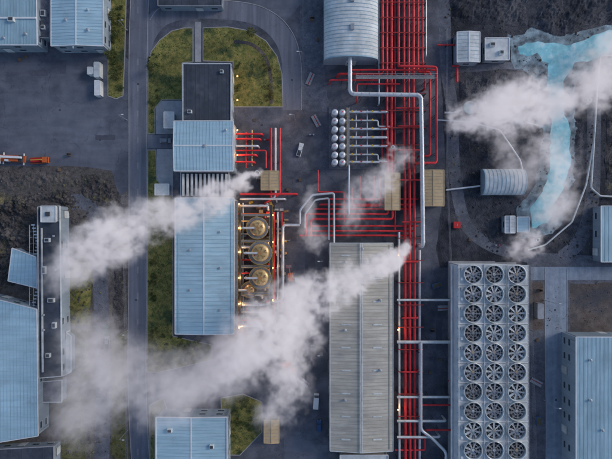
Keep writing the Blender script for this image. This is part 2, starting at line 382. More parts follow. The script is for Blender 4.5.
# ---------------------------------------------------------------- rocks scatter
pondw=[P(*p) for p in pond]
def rocks(name,pts,n,smin,smax,k):
    poly=[P(*p) for p in pts]
    x0=min(p.x for p in poly);x1=max(p.x for p in poly);y0=min(p.y for p in poly);y1=max(p.y for p in poly)
    o=Obj(name);c=0;tries=0
    while c<n and tries<n*10:
        tries+=1
        x=random.uniform(x0,x1);y=random.uniform(y0,y1)
        if not inside(x,y,poly) or inside(x,y,pondw): continue
        if noise.noise(Vector((x*0.06,y*0.06,4)))<random.uniform(-.3,.25): continue
        r=random.uniform(smin,smax)*random.random()**1.2+smin*0.5; vs=[];nn=6;a0=random.random()*6
        for z,f in ((0,1.0),(0.45,0.85),(0.8,0.35)):
            for i in range(nn):
                t=a0+i*2*math.pi/nn; q=r*f*random.uniform(0.75,1.2)
                vs.append((x+q*math.cos(t),y+q*math.sin(t),r*z*random.uniform(0.8,1.1)-0.02))
        fs=[(i,(i+1)%nn,nn+(i+1)%nn,nn+i) for i in range(nn)]+[(nn+i,nn+(i+1)%nn,2*nn+(i+1)%nn,2*nn+i) for i in range(nn)]+[tuple(range(2*nn,3*nn))]
        o['s'].add(vs,fs,k); c+=1
    o.done()
rocks('lava_boulders',[(0,166),(78,170),(125,200),(126,455),(64,455),(62,325),(60,250),(0,250)],1500,0.12,0.7,'lava')
rocks('lava_boulders',[(445,0),(612,0),(612,262),(450,258)],2000,0.1,0.6,'lava')
rocks('brown_boulders',[(530,282),(612,280),(612,330),(573,334),(534,325)],250,0.1,0.3,'brown')
rocks('gravel_stones',[(300,0),(324,0),(326,110),(300,110)],120,0.08,0.25,'graygravel')

# ---------------------------------------------------------------- buildings
def lerp2(c,u,v):
    a=c[0].lerp(c[1],u);b=c[3].lerp(c[2],u);return a.lerp(b,v)
def building(name,q,h,roof,wall,ridge=None,rise=1.2,ribs=1.2,seam=None,ribdir=None,parapet=0,trim='white',windows=True,z0=0.0,doors=True,eave=0.35,ribw=0.1):
    if len(q)==4 and not isinstance(q[0],tuple):
        x0,y0,x1,y1=q; q=[(x0,y0),(x1,y0),(x1,y1),(x0,y1)]
    c=[P(a,b,h) for a,b in q]; o=Obj(name)
    cen=(c[0]+c[1]+c[2]+c[3])/4
    w=[cen+(p-cen)*(1-eave/max(2,(p-cen).length)*1.0) for p in c]
    for p in w: p.z=h
    ww=[w[3],w[2],w[1],w[0]]
    o['walls'].hexa([Vector((p.x,p.y,z0)) for p in ww],[Vector((p.x,p.y,h-0.02)) for p in ww],wall)
    def Z(u,v):
        if ridge=='v': return h+rise*(1-abs(u-0.5)*2)
        if ridge=='h': return h+rise*(1-abs(v-0.5)*2)
        if ridge=='mono': return h+rise*(1-v)
        if ridge=='monou': return h+rise*u
        return h+0.02
    def R(u,v,dz=0):
        p=lerp2(c,u,v); return Vector((p.x,p.y,Z(u,v)+dz))
    us=[0,0.5,1] if ridge=='v' else [0,1]; vs_=[0,0.5,1] if ridge=='h' else [0,1]
    R_=o['roof']
    for i in range(len(us)-1):
        for j in range(len(vs_)-1):
            a=[R(us[i],vs_[j+1]),R(us[i+1],vs_[j+1]),R(us[i+1],vs_[j]),R(us[i],vs_[j])]
            b=[p-Vector((0,0,0.22)) for p in a]
            R_.hexa(b,a,roof)
    if ridge=='v':
        for v in (0.01,0.99):
            p=[lerp2(w,0,v),lerp2(w,1,v),lerp2(w,0.5,v)]; p[0].z=h-.05;p[1].z=h-.05;p[2].z=h+rise-0.25
            o['walls'].add(p,[(0,1,2)],wall)
    if ridge=='h':
        for u in (0.01,0.99):
            p=[lerp2(w,u,0),lerp2(w,u,1),lerp2(w,u,0.5)]; p[0].z=h-.05;p[1].z=h-.05;p[2].z=h+rise-0.25
            o['walls'].add(p,[(0,1,2)],wall)
    W=(c[1]-c[0]).length; D=(c[3]-c[0]).length
    if ribdir is None: ribdir='h' if ridge in('v','monou') else 'v'
    if ribs and seam:
        if ribdir=='h':
            n=int(D/ribs)
            for i in range(1,n):
                v=i/n
                for a,b in zip(us[:-1],us[1:]): o['roof_seams'].beam(R(a,v,-0.02),R(b,v,-0.02),ribw,0.09,seam)
        else:
            n=int(W/ribs)
            for i in range(1,n):
                u=i/n
                for a,b in zip(vs_[:-1],vs_[1:]): o['roof_seams'].beam(R(u,a,-0.02),R(u,b,-0.02),ribw,0.09,seam)
    if ridge=='v': o['ridge_cap'].beam(R(.5,0,0.0),R(.5,1,0.0),0.45,0.1,trim)
    if ridge=='h': o['ridge_cap'].beam(R(0,.5,0.0),R(1,.5,0.0),0.45,0.1,trim)
    edges=[((0,0),(1,0)),((1,0),(1,1)),((1,1),(0,1)),((0,1),(0,0))]
    ph=parapet if parapet else 0.12
    for k,((a,b),(e,f)) in enumerate(edges):
        mids=[(a,b),(e,f)]
        if ridge=='v' and b==f: mids=[(a,b),(.5,b),(e,f)]
        if ridge=='h' and a==e: mids=[(a,b),(a,.5),(e,f)]
        for m0,m1 in zip(mids[:-1],mids[1:]): o['trim'].beam(R(*m0,-0.15-0.003*k),R(*m1,-0.15-0.003*k),0.28,ph+0.15,trim)
    rr=random.Random(len(name)*7+int(abs(c[0].x)*10))
    if windows and h>3:
        for k in range(4):
            a=ww[k];b=ww[(k+1)%4]; L=(b-a).length; d=(b-a).normalized(); nrm=Vector((d.y,-d.x,0))
            n=int(L/5.5)
            for i in range(n):
                t=a+d*(L*(i+0.5)/n)
                ang=math.atan2(d.y,d.x)
                if doors and i%4==2:
                    p=t+nrm*0.03; o['doors'].box(p.x,p.y,z0+0.02,z0+min(3.4,h*0.6),2.8,0.1,'offwhite',ang)
                    o['doors'].box(p.x,p.y,z0+min(3.4,h*0.6),z0+min(3.4,h*0.6)+0.15,3.1,0.2,'darksteel',ang)
                elif rr.random()<0.7:
                    p=t+nrm*0.03; zz=z0+1.2
                    while zz+1.2<min(h-0.5,6):
                        o['windows'].box(p.x,p.y,zz,zz+1.1,2.4,0.08,'glass',ang)
                        o['windows'].box(p.x,p.y,zz-0.1,zz,2.6,0.16,'white',ang); zz+=3.0
            for f in (0.02,0.98):
                p=a+d*(L*f)+nrm*0.1; o['downpipes'].cyl((p.x,p.y,z0),(p.x,p.y,h-0.1),0.09,'steel',6)
    o.R=R;o.c=c;o.h=h;o.Z=Z
    return o
def vents(o,lst,z):
    for (px,py,r) in lst:
        p=P(px,py,z); o['roof_vents'].cyl((p.x,p.y,z-0.6),(p.x,p.y,z+0.5),r,'alu',14); o['roof_vents'].cyl((p.x,p.y,z+0.6),(p.x,p.y,z+0.75),r*1.4,'steel',14,r*0.6)
def units(o,lst,z):
    for (px,py,w,d) in lst:
        p=P(px,py,z); o['rooftop_units'].box(p.x,p.y,z-0.3,z+0.9,w,d,'offwhite'); o['rooftop_units'].box(p.x,p.y,z+0.9,z+1.0,w*0.7,d*0.7,'darksteel')

o=building('workshop_building',(-40,-50,37,45),7,'blueroof2','wall',ridge='mono',rise=0.8,seam='blueseam',ribdir='v'); units(o,[(12,20,2.2,1.6)],7.4); vents(o,[(26,34,.4),(4,38,.35)],7.2)
p0=P(0,18,7.4);p1=P(36,18,7.4)
o['gutter'].beam((p0.x-8,p0.y,7.35),(p1.x,p1.y,7.35),0.6,0.3,'white'); o.done()
o=building('workshop_building',(51,-50,103,46),7,'blueroof','wall',ridge='v',rise=0.9,seam='blueseam'); vents(o,[(66,20,.4),(88,30,.4),(88,10,.3)],7.6); o.done()
o=building('link_building',(38,-50,50,38),4.5,'graygravel','wall',seam=None,parapet=0.3,trim='concrete'); units(o,[(44,14,1.8,2.4),(44,28,1.5,1.5)],4.6); o.done()
def container(px,py,a,k,l=6.1):
    o=Obj('shipping_container');p=P(px,py,0)
    o['body'].box(p.x,p.y,0.12,2.6,l,2.44,k,a)
    n=int(l/0.5);c,s=math.cos(a),math.sin(a)
    for i in range(n):
        t=-l/2+(i+0.5)*l/n
        o['corrugation'].box(p.x+t*c,p.y+t*s,2.6,2.66,0.2,2.2,k,a)
        o['corrugation'].box(p.x+t*c,p.y+t*s,0.3,2.4,0.2,2.54,k,a)
    for sx in(-1,1):
        for sy in(-1,1):
            x=sx*(l/2-0.1);y=sy*1.15
            o['corner_posts'].box(p.x+x*c-y*s,p.y+x*s+y*c,0.02,2.72,0.22,0.22,'darksteel',a)
    o.done()
container(100,72,math.pi/2,'offwhite');container(100.5,90,math.pi/2,'white');container(93.5,73,math.pi/2,'offwhite',3.0)
o=building('control_building',(183,64,231,121),8,'darkroof','wall',seam='darkseam',ribs=1.6,ribdir='v',parapet=0.35,trim='offwhite'); units(o,[(190,112,1.6,1.2),(222,72,1.2,1.2)],8.1); o.done()
o=building('switchgear_building',(174,121,233,171),11,'blueroof','wall',ridge='h',rise=0.9,seam='blueseam',trim='white'); vents(o,[(205,146,.5),(226,130,.35)],11.6); o.done()
o=building('link_gallery',(181,172,229,198),7,'darkroof','wall',seam=None,parapet=0.3)
for i in range(11):
    x=183.5+i*4.3; a=P(x,174,7.6);b=P(x,196,7.6); o['roof_fins'].beam(a,b,0.8,0.5,'offwhite')
o.done()
o=building('turbine_hall',(175,198,234,334),11,'blueroof','wall',ridge='v',rise=1.1,seam='blueseam',ribs=1.5)
vents(o,[(190,215,.35),(190,250,.35),(190,290,.35),(220,232,.35),(220,268,.35),(220,310,.35)],11.4)
for x in (178.5,231):
    a=P(x,199,11.1);b=P(x,333,11.1); o['gutters'].beam(a,b,0.35,0.14,'blueseam')
a=P(232.5,200,11);b=P(232.5,332,11); o['walkway'].beam((a.x+0.9,a.y,8.0),(b.x+0.9,b.y,8.0),1.2,0.12,'grate')
o.done()
def porch(px0,py0,px1,py1,h):
    o=building('entrance_porch',(px0,py0,px1,py1),h,'offwhite','wall',seam=None,parapet=0.15,windows=False); p=P((px0+px1)/2,(py0+py1)/2,h)
    o['door'].box(p.x-((px1-px0)*S/2)*0.97+0.3,p.y,0.02,2.2,0.12,1.4,'glass'); o.done()
porch(164,112,174,128,3.5); porch(155,184,169,195,3.5)
o=building('maintenance_building',(156,417,227,540),8,'blueroof','wall',ridge='v',rise=0.6,seam='blueseam',parapet=0.3); units(o,[(170,430,1.8,1.4),(212,446,1.5,1.5)],8.3); o.done()
o=building('office_building',[(38,207),(60,206),(62,376),(39,378)],6,'darkroof','wall',seam='darkseam',ribs=5,ribdir='h',parapet=0.35,trim='offwhite',eave=0.2)
units(o,[(48,240,2,1.6),(52,300,2.4,1.6),(49,355,1.6,1.6),(45,270,1.2,3.0),(55,325,1.4,2.2)],6.1); vents(o,[(56,270,.35),(44,330,.35),(54,236,.3),(44,315,.3)],6.1)
a=P(42,228,6.2);b=P(43,372,6.2);o['roof_duct'].beam(a,b,0.5,0.4,'offwhite'); o.done()
o=building('stair_tower',[(41,206),(56,206),(56,222),(41,222)],8,'offwhite','wall',seam=None,parapet=0.2,trim='white',windows=False,z0=0.0)
a=P(48,214,8); o['hatch'].box(a.x,a.y,8,8.5,1.6,1.6,'darksteel'); o.done()
o=Obj('external_stair')
for i in range(26):
    p=P(36,225+i*3.2,2); o['treads'].box(p.x,p.y,0.6+abs((i%13)-6)*0.5,0.7+abs((i%13)-6)*0.5,1.4,0.55,'white')
p=P(36,225,2);q=P(36,306,2)
for dx in(-0.75,0.75):
    o['stringers'].beam((p.x+dx,p.y,0.02),(q.x+dx,q.y,0.02),0.1,0.7,'steel'); o['handrails'].beam((p.x+dx,p.y,4.6),(q.x+dx,q.y,4.6),0.12,0.08,'white')
    for i in range(14):
        y=p.y+(q.y-p.y)*i/13; o['posts'].box(p.x+dx,y,0.02,4.6,0.07,0.07,'white')
o.done()
building('spa_building',[(13,248),(37,257),(37,288),(8,281)],5,'blueroof','wall',ridge='mono',rise=0.5,seam='blueseam',ribs=1.4).done()
building('warehouse',[(-60,284),(38,309),(38,436),(-60,452)],7,'blueroof','wall',ridge='mono',rise=0.8,seam='blueseam',ribs=1.3,ribdir='v').done()
building('annex_building',[(38,382),(62,380),(62,402),(38,402)],3.6,'graygravel','wall',seam=None,parapet=0.25,trim='offwhite').done()
building('annex_building',[(-20,450),(54,446),(54,560),(-20,560)],4.5,'darkroof','wall',seam='darkseam',ribs=4,parapet=0.3,trim='concrete').done()
o=building('terrace_store',[(63,330),(71,336),(71,372),(63,376)],3.2,'offwhite','wall',seam=None,parapet=0.2,windows=False);o.done()
o=building('cold_store_building',(330,243,393,451),9,'tanroof','tanwall',ridge='v',rise=1.3,seam='tanseam',ribs=1.3,trim='offwhite',eave=0.3)
for i in range(9):
    v=0.06+i*0.11
    for u in (0.25,0.75):
        a=o.R(u-0.07,v,0.0);b=o.R(u+0.07,v,0.0); o['skylights'].beam(a,b,0.5,0.14,'offwhite')
a=o.R(0.47,0.0,0.02);b=o.R(0.47,1,0.02); o['ridge_pipe'].tube([a+Vector((0,0,.3)),b+Vector((0,0,.3))],0.16,'alu',8)
a=o.R(0.94,0.01,0.0);b=o.R(0.94,0.99,0.0); o['gutter'].beam(a,b,0.5,0.16,'tanseam')
vents(o,[(345,262,.4),(345,330,.4),(345,400,.4),(380,300,.4),(380,370,.4),(362,249,.5)],9.8); o.done()
building('loading_dock',(340,455,388,474),5,'offwhite','tanwall',seam=None,parapet=0.3).done()
def vault(name,x0,y0,x1,y1,hw,rise,axis,roof,wall,seam,ribs=1.2):
    o=Obj(name);a=P(x0,y1,hw);b=P(x1,y0,hw); n=18
    def pt(t,s):
        an=math.pi*(1-t); z=hw+rise*math.sin(an)
        cc=0.5+0.5*math.cos(an)
        if axis=='v': return Vector((a.x+(b.x-a.x)*cc,a.y+(b.y-a.y)*s,z))
        return Vector((a.x+(b.x-a.x)*s,a.y+(b.y-a.y)*cc,z))
    vs=[pt(i/n,0) for i in range(n+1)]+[pt(i/n,1) for i in range(n+1)]
    o['roof'].add(vs,[(i,i+1,n+2+i,n+1+i) for i in range(n)],roof,True)
    for s in(0,1):
        o['end_walls'].add([pt(i/n,s) for i in range(n+1)],[tuple(range(n+1))],wall)
    o['walls'].hexa([Vector((a.x+.02,a.y+.02,0)),Vector((b.x-.02,a.y+.02,0)),Vector((b.x-.02,b.y-.02,0)),Vector((a.x+.02,b.y-.02,0))],[Vector((a.x+.02,a.y+.02,hw)),Vector((b.x-.02,a.y+.02,hw)),Vector((b.x-.02,b.y-.02,hw)),Vector((a.x+.02,b.y-.02,hw))],wall)
    L=(b.y-a.y) if axis=='v' else (b.x-a.x); m=int(L/ribs)
    for j in range(m+1):
        s=j/m
        for i in range(n):
            p=pt(i/n,s);q=pt((i+1)/n,s); ww=0.09 if j not in(0,m) else 0.25
            d=Vector((0,ww,0)) if axis=='v' else Vector((ww,0,0)); u=Vector((0,0,0.09))
            o['roof_ribs'].add([p-d+u,q-d+u,q+d+u,p+d+u,p-d-u,q-d-u,q+d+u*-1,p+d-u],[(0,1,2,3),(0,1,5,4),(3,2,6,7)],seam)
    o.pt=pt; return o
o=vault('arched_hall',324,-50,378,60,5,4.2,'v','offwhite','wall','blueseam',1.4)
m=P(351,62,3); o['door'].box(m.x,P(351,60,5).y-0.06,0.02,4,4,0.15,'offwhite')
for s in (0.25,0.5,0.75):
    p=o.pt(0.5,s); o['ridge_vents'].box(p.x,p.y,p.z-0.1,p.z+0.6,1.4,2.2,'steel')
o.done()
o=vault('arched_store',482,169,522,195,1.5,3.6,'h','offwhite','wall','blueseam',1.5); o.done()
building('pump_house',(457,32,480,62),4.5,'offwhite','wall',ridge='v',rise=0.6,seam='blueseam',ribs=1.3).done()
o=building('filter_house',(485,38,509,60),3.5,'offwhite','wall',seam=None,parapet=0.2); units(o,[(492,45,2,1.5),(501,53,1.6,1.6)],3.6); o.done()
building('valve_house',(505,216,515,233),3.2,'offwhite','wall',ridge='v',rise=0.4,seam='blueseam').done()
building('valve_house',(517,217,529,232),2.8,'blueroof','wall',seam=None,parapet=0.15).done()
for q,h in (((385,173,400,210),5),((422,170,444,206),5),((261,171,279,190),4.5),((264,420,279,443),3.4)):
    o=building('equipment_shelter',q,h,'tan','tanwall',ridge='v',rise=0.35,seam='tanseam',ribs=1.2,trim='tan',windows=False)
    p=P((q[0]+q[2])/2,q[3],h); o['door'].box(p.x,p.y+0.28,0.02,2.6,2.2,0.1,'offwhite'); o.done()
o=building('process_building',(576,337,720,540),9,'blueroof2','wall',ridge='monou',rise=0.8,seam='blueseam',ribs=1.5,ribdir='v'); vents(o,[(590,360,.4),(590,400,.4),(602,430,.4)],9.2); o.done()
building('storage_building',(601,206,700,262),5,'blueroof2','wall',seam='blueseam',ribs=1.5,parapet=0.2).done()
building('gatehouse_canopy',(158,-30,222,6),4,'darkroof','wall',seam='darkseam',ribs=3,parapet=0.25,trim='steel').done()

# ---------------------------------------------------------------- cooling tower
def cooling(x0,y0,x1,y1,cols,rows,h):
    o=Obj('cooling_tower'); a=P(x0,y1,h);b=P(x1,y0,h)
    o['casing'].box((a.x+b.x)/2,(a.y+b.y)/2,2.2,h,b.x-a.x-0.5,b.y-a.y-0.5,'offwhite')
    o['deck'].box((a.x+b.x)/2,(a.y+b.y)/2,h,h+0.12,b.x-a.x,b.y-a.y,'offwhite')
    n=int((b.y-a.y)/3.9)
    for i in range(n+1):
        y=a.y+0.5+(b.y-a.y-1)*i/n
        for x in (a.x+0.4,b.x-0.4): 
            o['columns'].box(x,y,0,h-0.05,0.35,0.35,'steel')
    for x,sg in((a.x,-1),(b.x,1)):
        for j in range(7):
            z=2.6+j*(h-3.2)/7; o['louvres'].box(x+sg*0.12,(a.y+b.y)/2,z,z+0.25,0.7,b.y-a.y-1,'white')
    o['basin'].box((a.x+b.x)/2,(a.y+b.y)/2,0,1.0,b.x-a.x+0.6,b.y-a.y+0.6,'concrete')
    for x in(a.x+0.1,b.x-0.1):
        for z in (0.6,1.1): o['railing'].beam((x,a.y,h+z),(x,b.y,h+z),0.07,0.06,'white')
        for i in range(n*2+1):
            y=a.y+(b.y-a.y)*i/(2*n); o['railing'].box(x,y,h+0.1,h+1.1,0.08,0.08,'white')
    for y in (a.y+0.1,b.y-0.1):
        for z in (0.6,1.1): o['railing'].beam((a.x,y,h+z),(b.x,y,h+z),0.07,0.06,'white')
    for ci,cx in enumerate(cols):
        for ri,cy in enumerate(rows):
            zt=h+1.4; p=P(cx,cy,zt); R=3.3
            o['shrouds'].revolve(p.x,p.y,[(R+0.24,h+0.12),(R+0.06,zt-0.3),(R+0.18,zt),(R-0.02,zt),(R-0.1,zt-0.4),(R-0.05,h+0.16)],'offwhite' if (ri+ci)%5 else 'alu',28)
            o['fan_hole_shade'].cyl((p.x,p.y,h+0.13),(p.x,p.y,h+0.17),R,'darksteel',28,smooth=False)  # flat dark disc on the deck, painting the shade of an open fan hole
            a0=random.random()*6
            mk=random.choice(['steel','steel','grate','offwhite'])
            for b_ in range(8):
                t=a0+b_*math.pi/4; c,s=math.cos(t),math.sin(t)
                def q(r,w,z): return Vector((p.x+r*c-w*s,p.y+r*s+w*c,z))
                z=h+0.75
                o['fan_blades'].hexa([q(.5,-.22,z-.1),q(R-.25,-.42,z-.05),q(R-.25,.35,z+.1),q(.5,.28,z+.15)],[q(.5,-.22,z-.04),q(R-.25,-.42,z+.01),q(R-.25,.35,z+.16),q(.5,.28,z+.21)],mk)
            o['fan_hubs'].cyl((p.x,p.y,h+0.2),(p.x,p.y,h+1.0),0.65,random.choice(['offwhite','tan','steel']),14,0.5)
            for rr in (1.2,2.2): o['guards'].revolve(p.x,p.y,[(rr,zt-0.1),(rr+0.06,zt-0.05),(rr+0.12,zt-0.1),(rr,zt-0.1)],'steel',24)
            for t in (0,math.pi/2): 
                d=Vector((math.cos(t),math.sin(t),0))*R; o['guards'].beam(Vector((p.x,p.y,zt-0.14))-d,Vector((p.x,p.y,zt-0.14))+d,0.1,0.06,'steel')
    ys=[(rows[i]+rows[i+1])/2 for i in range(len(rows)-1)]
    for y in ys:
        p=P(0,y,h+0.12); o['deck_beams'].beam((a.x,p.y,h+0.12),(b.x,p.y,h+0.12),0.3,0.25,'white')
        o['deck_seams'].beam((a.x,p.y-0.3,h+0.12),(b.x,p.y-0.3,h+0.12),0.15,0.01,'darksteel')
    if len(cols)>1:
        p=P((cols[0]+cols[1])/2,0,h); o['deck_beams'].beam((p.x,a.y,h+0.13),(p.x,b.y,h+0.13),0.3,0.4,'white')
    return o
rows=[274.5+i*19.6 for i in range(13)]
o=cooling(458,264,505.5,521,[473.5,494.8],rows,10)
a=P(461,264,10);b=P(461,521,10)
for i in range(26):
    y=b.y+(a.y-b.y)*(i+.5)/26; o['motors'].box(a.x+0.15,y,10.12,10.8,0.8,1.0,'steel' if i%2 else 'white')
o['header_pipe'].tube([(a.x-1.9,a.y-1,6),(b.x-1.9,b.y+1,6)],0.45,'alu',12)
o.done()
o=cooling(507,265,527.5,521,[517.3],rows,10); o.done()

# ---------------------------------------------------------------- pipes
def V(p):
    return p if isinstance(p,Vector) else P(*p)
def pipe(o,pts,r,k,part='pipes',supports=True,bands=5.0,sup='darksteel',n=10,bend=None):
    w=[V(p) for p in pts]; o[part].tube(w,r,k,n,bend)
    for a,b in zip(w[:-1],w[1:]):
        d=b-a;L=d.length
        if L<3: continue
        if bands:
            m=int(L/bands)
            for i in range(m):
                c=a+d*((i+.5)/m); u=d.normalized()*0.12; o['joint_bands'].cyl(c-u,c+u,r*1.12,k,n,smooth=True)
        if supports and abs(d.z)<0.3*L and a.z>0.8:
            m=max(1,int(L/7))
            for i in range(m):
                c=a+d*((i+.5)/m); hz=Vector((-d.y,d.x,0)).normalized()*(r+0.1)
                if c.z-r>0.3:
                    for s in(-1,1): o['supports'].box(c.x+hz.x*s,c.y+hz.y*s,0,c.z-r*0.4,0.16,0.16,sup)
                    o['supports'].beam(c-hz-Vector((0,0,r+0.2)),c+hz-Vector((0,0,r+0.2)),0.2,0.2,sup)
def down(px,py,z): 
    p=P(px,py,z); return Vector((p.x,p.y,0))
o=Obj('red_steam_pipeline')
for i,x in enumerate([404,408.7,413.4]):
    zz=3.2
    pipe(o,[(x,-60,zz),(x,160,zz),(x+1,180,zz),(x+1.5,530,zz)],0.5,'red')
o.done()
o=Obj('red_steam_pipeline')
for i,x in enumerate([382.5,387,391.5]):
    if i==0: pipe(o,[(x,-60,3.4),(x,74,3.4),(338,74,3.4),down(338,74,3.4)],0.48,'red')
    elif i==1: pipe(o,[(x,-60,3),(x,108,3),(x+1,205,3),(x+1,214,3),(306,214,3),(306,236,3)],0.45,'red')
    else: pipe(o,[(x,-60,3),(x,170,3),(x+1,219,3),(311,219,3),(311,236,3)],0.45,'red')
for k,y in enumerate((199,204.5,209,226,231,235.5)):
    pipe(o,[(418-(k%3)*3,y,2.5),(325-5*k,y,2.5),down(325-5*k,y,2.5)],0.36,'red')
# branches down the west side of the main pipe
for k,(xa,xb,y,z) in enumerate(((396,424,108,4.6),(398,424,126,4.6),(398,424,150,4.6),(396,424,180,4.8),(402,424,222,4.8),(402,418,262,4.4),(402,418,318,4.4),(402,418,372,4.4))):
    pipe(o,[(xa,y,3.0),(xa,y,z),(xb,y,z),down(xb,y,z)],0.26,'red',bands=0)
pipe(o,[(352,188,2.8),(352,206,2.8),(380,206,2.8),(380,176,2.8)],0.3,'red');pipe(o,[(360,176,2.8),(360,200,2.8),(374,200,2.8),(374,176,2.8)],0.28,'red')
pipe(o,[(318,170,2.4),(318,192,2.4),(344,192,2.4),(344,222,2.4)],0.3,'red')
o.done()
o=Obj('red_expansion_loop')
pipe(o,[(398.6,-60,3),(398.6,66,3),(398.6,66,6),(436.5,67,6),(436.5,163,6),(418,163,6),down(418,163,6)],0.48,'red')
pipe(o,[(418,-60,3),(418,72,3),(430,72,3),(430,156,3),(420,156,3),down(420,156,3)],0.45,'red')
pipe(o,[(422.5,-60,3),(422.5,60,3),(425,78,3),(425,88,3),down(425,88,3)],0.42,'red')
pipe(o,[(395,-60,2.2),(395,230,2.2)],0.3,'red')
pipe(o,[(378,80,4.6),(330,80,4.6),down(330,80,4.6)],0.34,'red')
pipe(o,[(437,70,4.6),(350,70,4.6)],0.36,'red')
pipe(o,[(400,84,4.2),(357,84,4.2),(357,100,4.2),down(357,100,4.2)],0.3,'red')
o.done()
o=Obj('main_steam_pipe')
pipe(o,[(350,52,7),(350,94,7),(421,95,7),(422,150,7),(423,246,7),down(423,246,7)],0.8,'alu',n=14,bands=3)
o.done()
o=Obj('insulated_pipe')
pipe(o,[(300,224,5),(300,210,5),(312,195,5),(334,193,5),(334,243,5)],0.42,'alu'); pipe(o,[(349,165,4),(349,214,4),down(349,214,4)],0.4,'alu')
pipe(o,[(305,228,4),(305,214,4),(315,200,4),(329,198,4),(329,240,4)],0.35,'offwhite')
pipe(o,[(379,-60,2.4),(379,104,2.4),down(379,104,2.4)],0.3,'alu');pipe(o,[(426,-60,2.0),(426,56,2.0),down(426,56,2.0)],0.26,'alu')
o.done()
o=Obj('cooling_water_pipeline')
pipe(o,[(419.5,250,2.6),(419.5,530,2.6)],0.5,'alu'); pipe(o,[(399,232,3.4),(399.5,530,3.4)],0.45,'alu')
for y,xa in ((342,460),(397,460),(421,446),(437,440),(300,460)):
    pipe(o,[(397,y,4.4),(xa,y,4.4),down(xa,y,4.4)],0.45 if y!=342 else 0.6,'offwhite')
pipe(o,[(421,342,5),(421,430,5),(432,438,5),(446,452,5),(446,530,5)],0.55,'alu')
pipe(o,[(450,405,3),(420,405,3)],0.35,'red');pipe(o,[(452,430,3),(425,430,3),(425,450,3),(395,450,3)],0.35,'red')
o.done()
o=Obj('steel_walkway')
a=P(356,77,6.0);b=P(437,77,6.0)
o['grating'].beam(a,b,1.5,0.1,'grate')
for dy in(-.8,.8):
    o['rails'].beam(a+Vector((0,dy,1.1)),b+Vector((0,dy,1.1)),0.08,0.06,'offwhite')
    for i in range(15):
        c=a.lerp(b,i/14); o['posts'].box(c.x,c.y+dy,0 if i%3==0 else 6,7.1,0.1,0.1,'offwhite')
o.done()
o=Obj('pipe_rack')
for y in list(range(5,66,15))+list(range(95,165,17))+list(range(238,480,22)):
    xa,xb=(379.5,424.5) if y<165 else (397,422)
    a=P(xa,y,2.3);b=P(xb,y,2.3)
    o['crossbeams'].beam(a-Vector((0,0,0.1)),b-Vector((0,0,.1)),0.35,0.3,'darksteel')
    for c in(a,b): o['columns'].box(c.x,c.y,0,4.2,0.3,0.3,'darksteel')
    o['top_beams'].beam(Vector((a.x,a.y,4.2)),Vector((b.x,b.y,4.2)),0.28,0.25,'darkred')
o.done()
o=Obj('separator_station')
p=P(360,138,0.4); o['slab'].box(p.x,p.y,0,0.35,25,25,'graygravel')
for i,y in enumerate((112,120.5,129,137.5,146,154.5,162)):
    z=3.2
    for x in (335,342.5):
        c=P(x,y,z+1.3); o['vessels'].cyl((c.x,c.y,0.3),(c.x,c.y,z+0.9),1.25,'alu',18,caps=False); o['vessels'].dome(c.x,c.y,z+0.9,1.25,0.6,'alu',18)
        o['nozzles'].cyl((c.x,c.y,z+1.4),(c.x,c.y,z+1.9),0.22,'red' if (i+int(x))%3==0 else 'steel',10)
    if i%2==0 or i==3: pipe(o,[(346,y,z),(388,y,z),down(388,y,z)],0.48,'alu')
    else: pipe(o,[(346,y,z-0.6),(378,y,z-0.6),(378,y+6,z-0.6),(392,y+6,z-0.6)],0.3,'offwhite')
    for x in(352,361,372):
        c=P(x,y,z); o['valves'].cyl((c.x,c.y,z),(c.x,c.y,z+1.1),0.14,'steel',8); o['valves'].cyl((c.x,c.y,z+1.1),(c.x,c.y,z+1.2),0.4,'red' if x==361 else 'yellow',12)
for x in (356,367,382): pipe(o,[(x,110,2.0),(x,164,2.0)],0.28,'red' if x==382 else 'steel')
a=P(348,108,4);b=P(348,166,4)
o['platform'].beam(a,b,1.0,0.1,'grate')
for dx in(-.55,.55): o['platform_rails'].beam(a+Vector((dx,0,1.1)),b+Vector((dx,0,1.1)),0.07,0.06,'yellow')
for i in range(9):
    c=a.lerp(b,i/8)
    for dx in(-.55,.55): o['platform_rails'].box(c.x+dx,c.y,0.3,5.1,0.08,0.08,'yellow')
o.done()
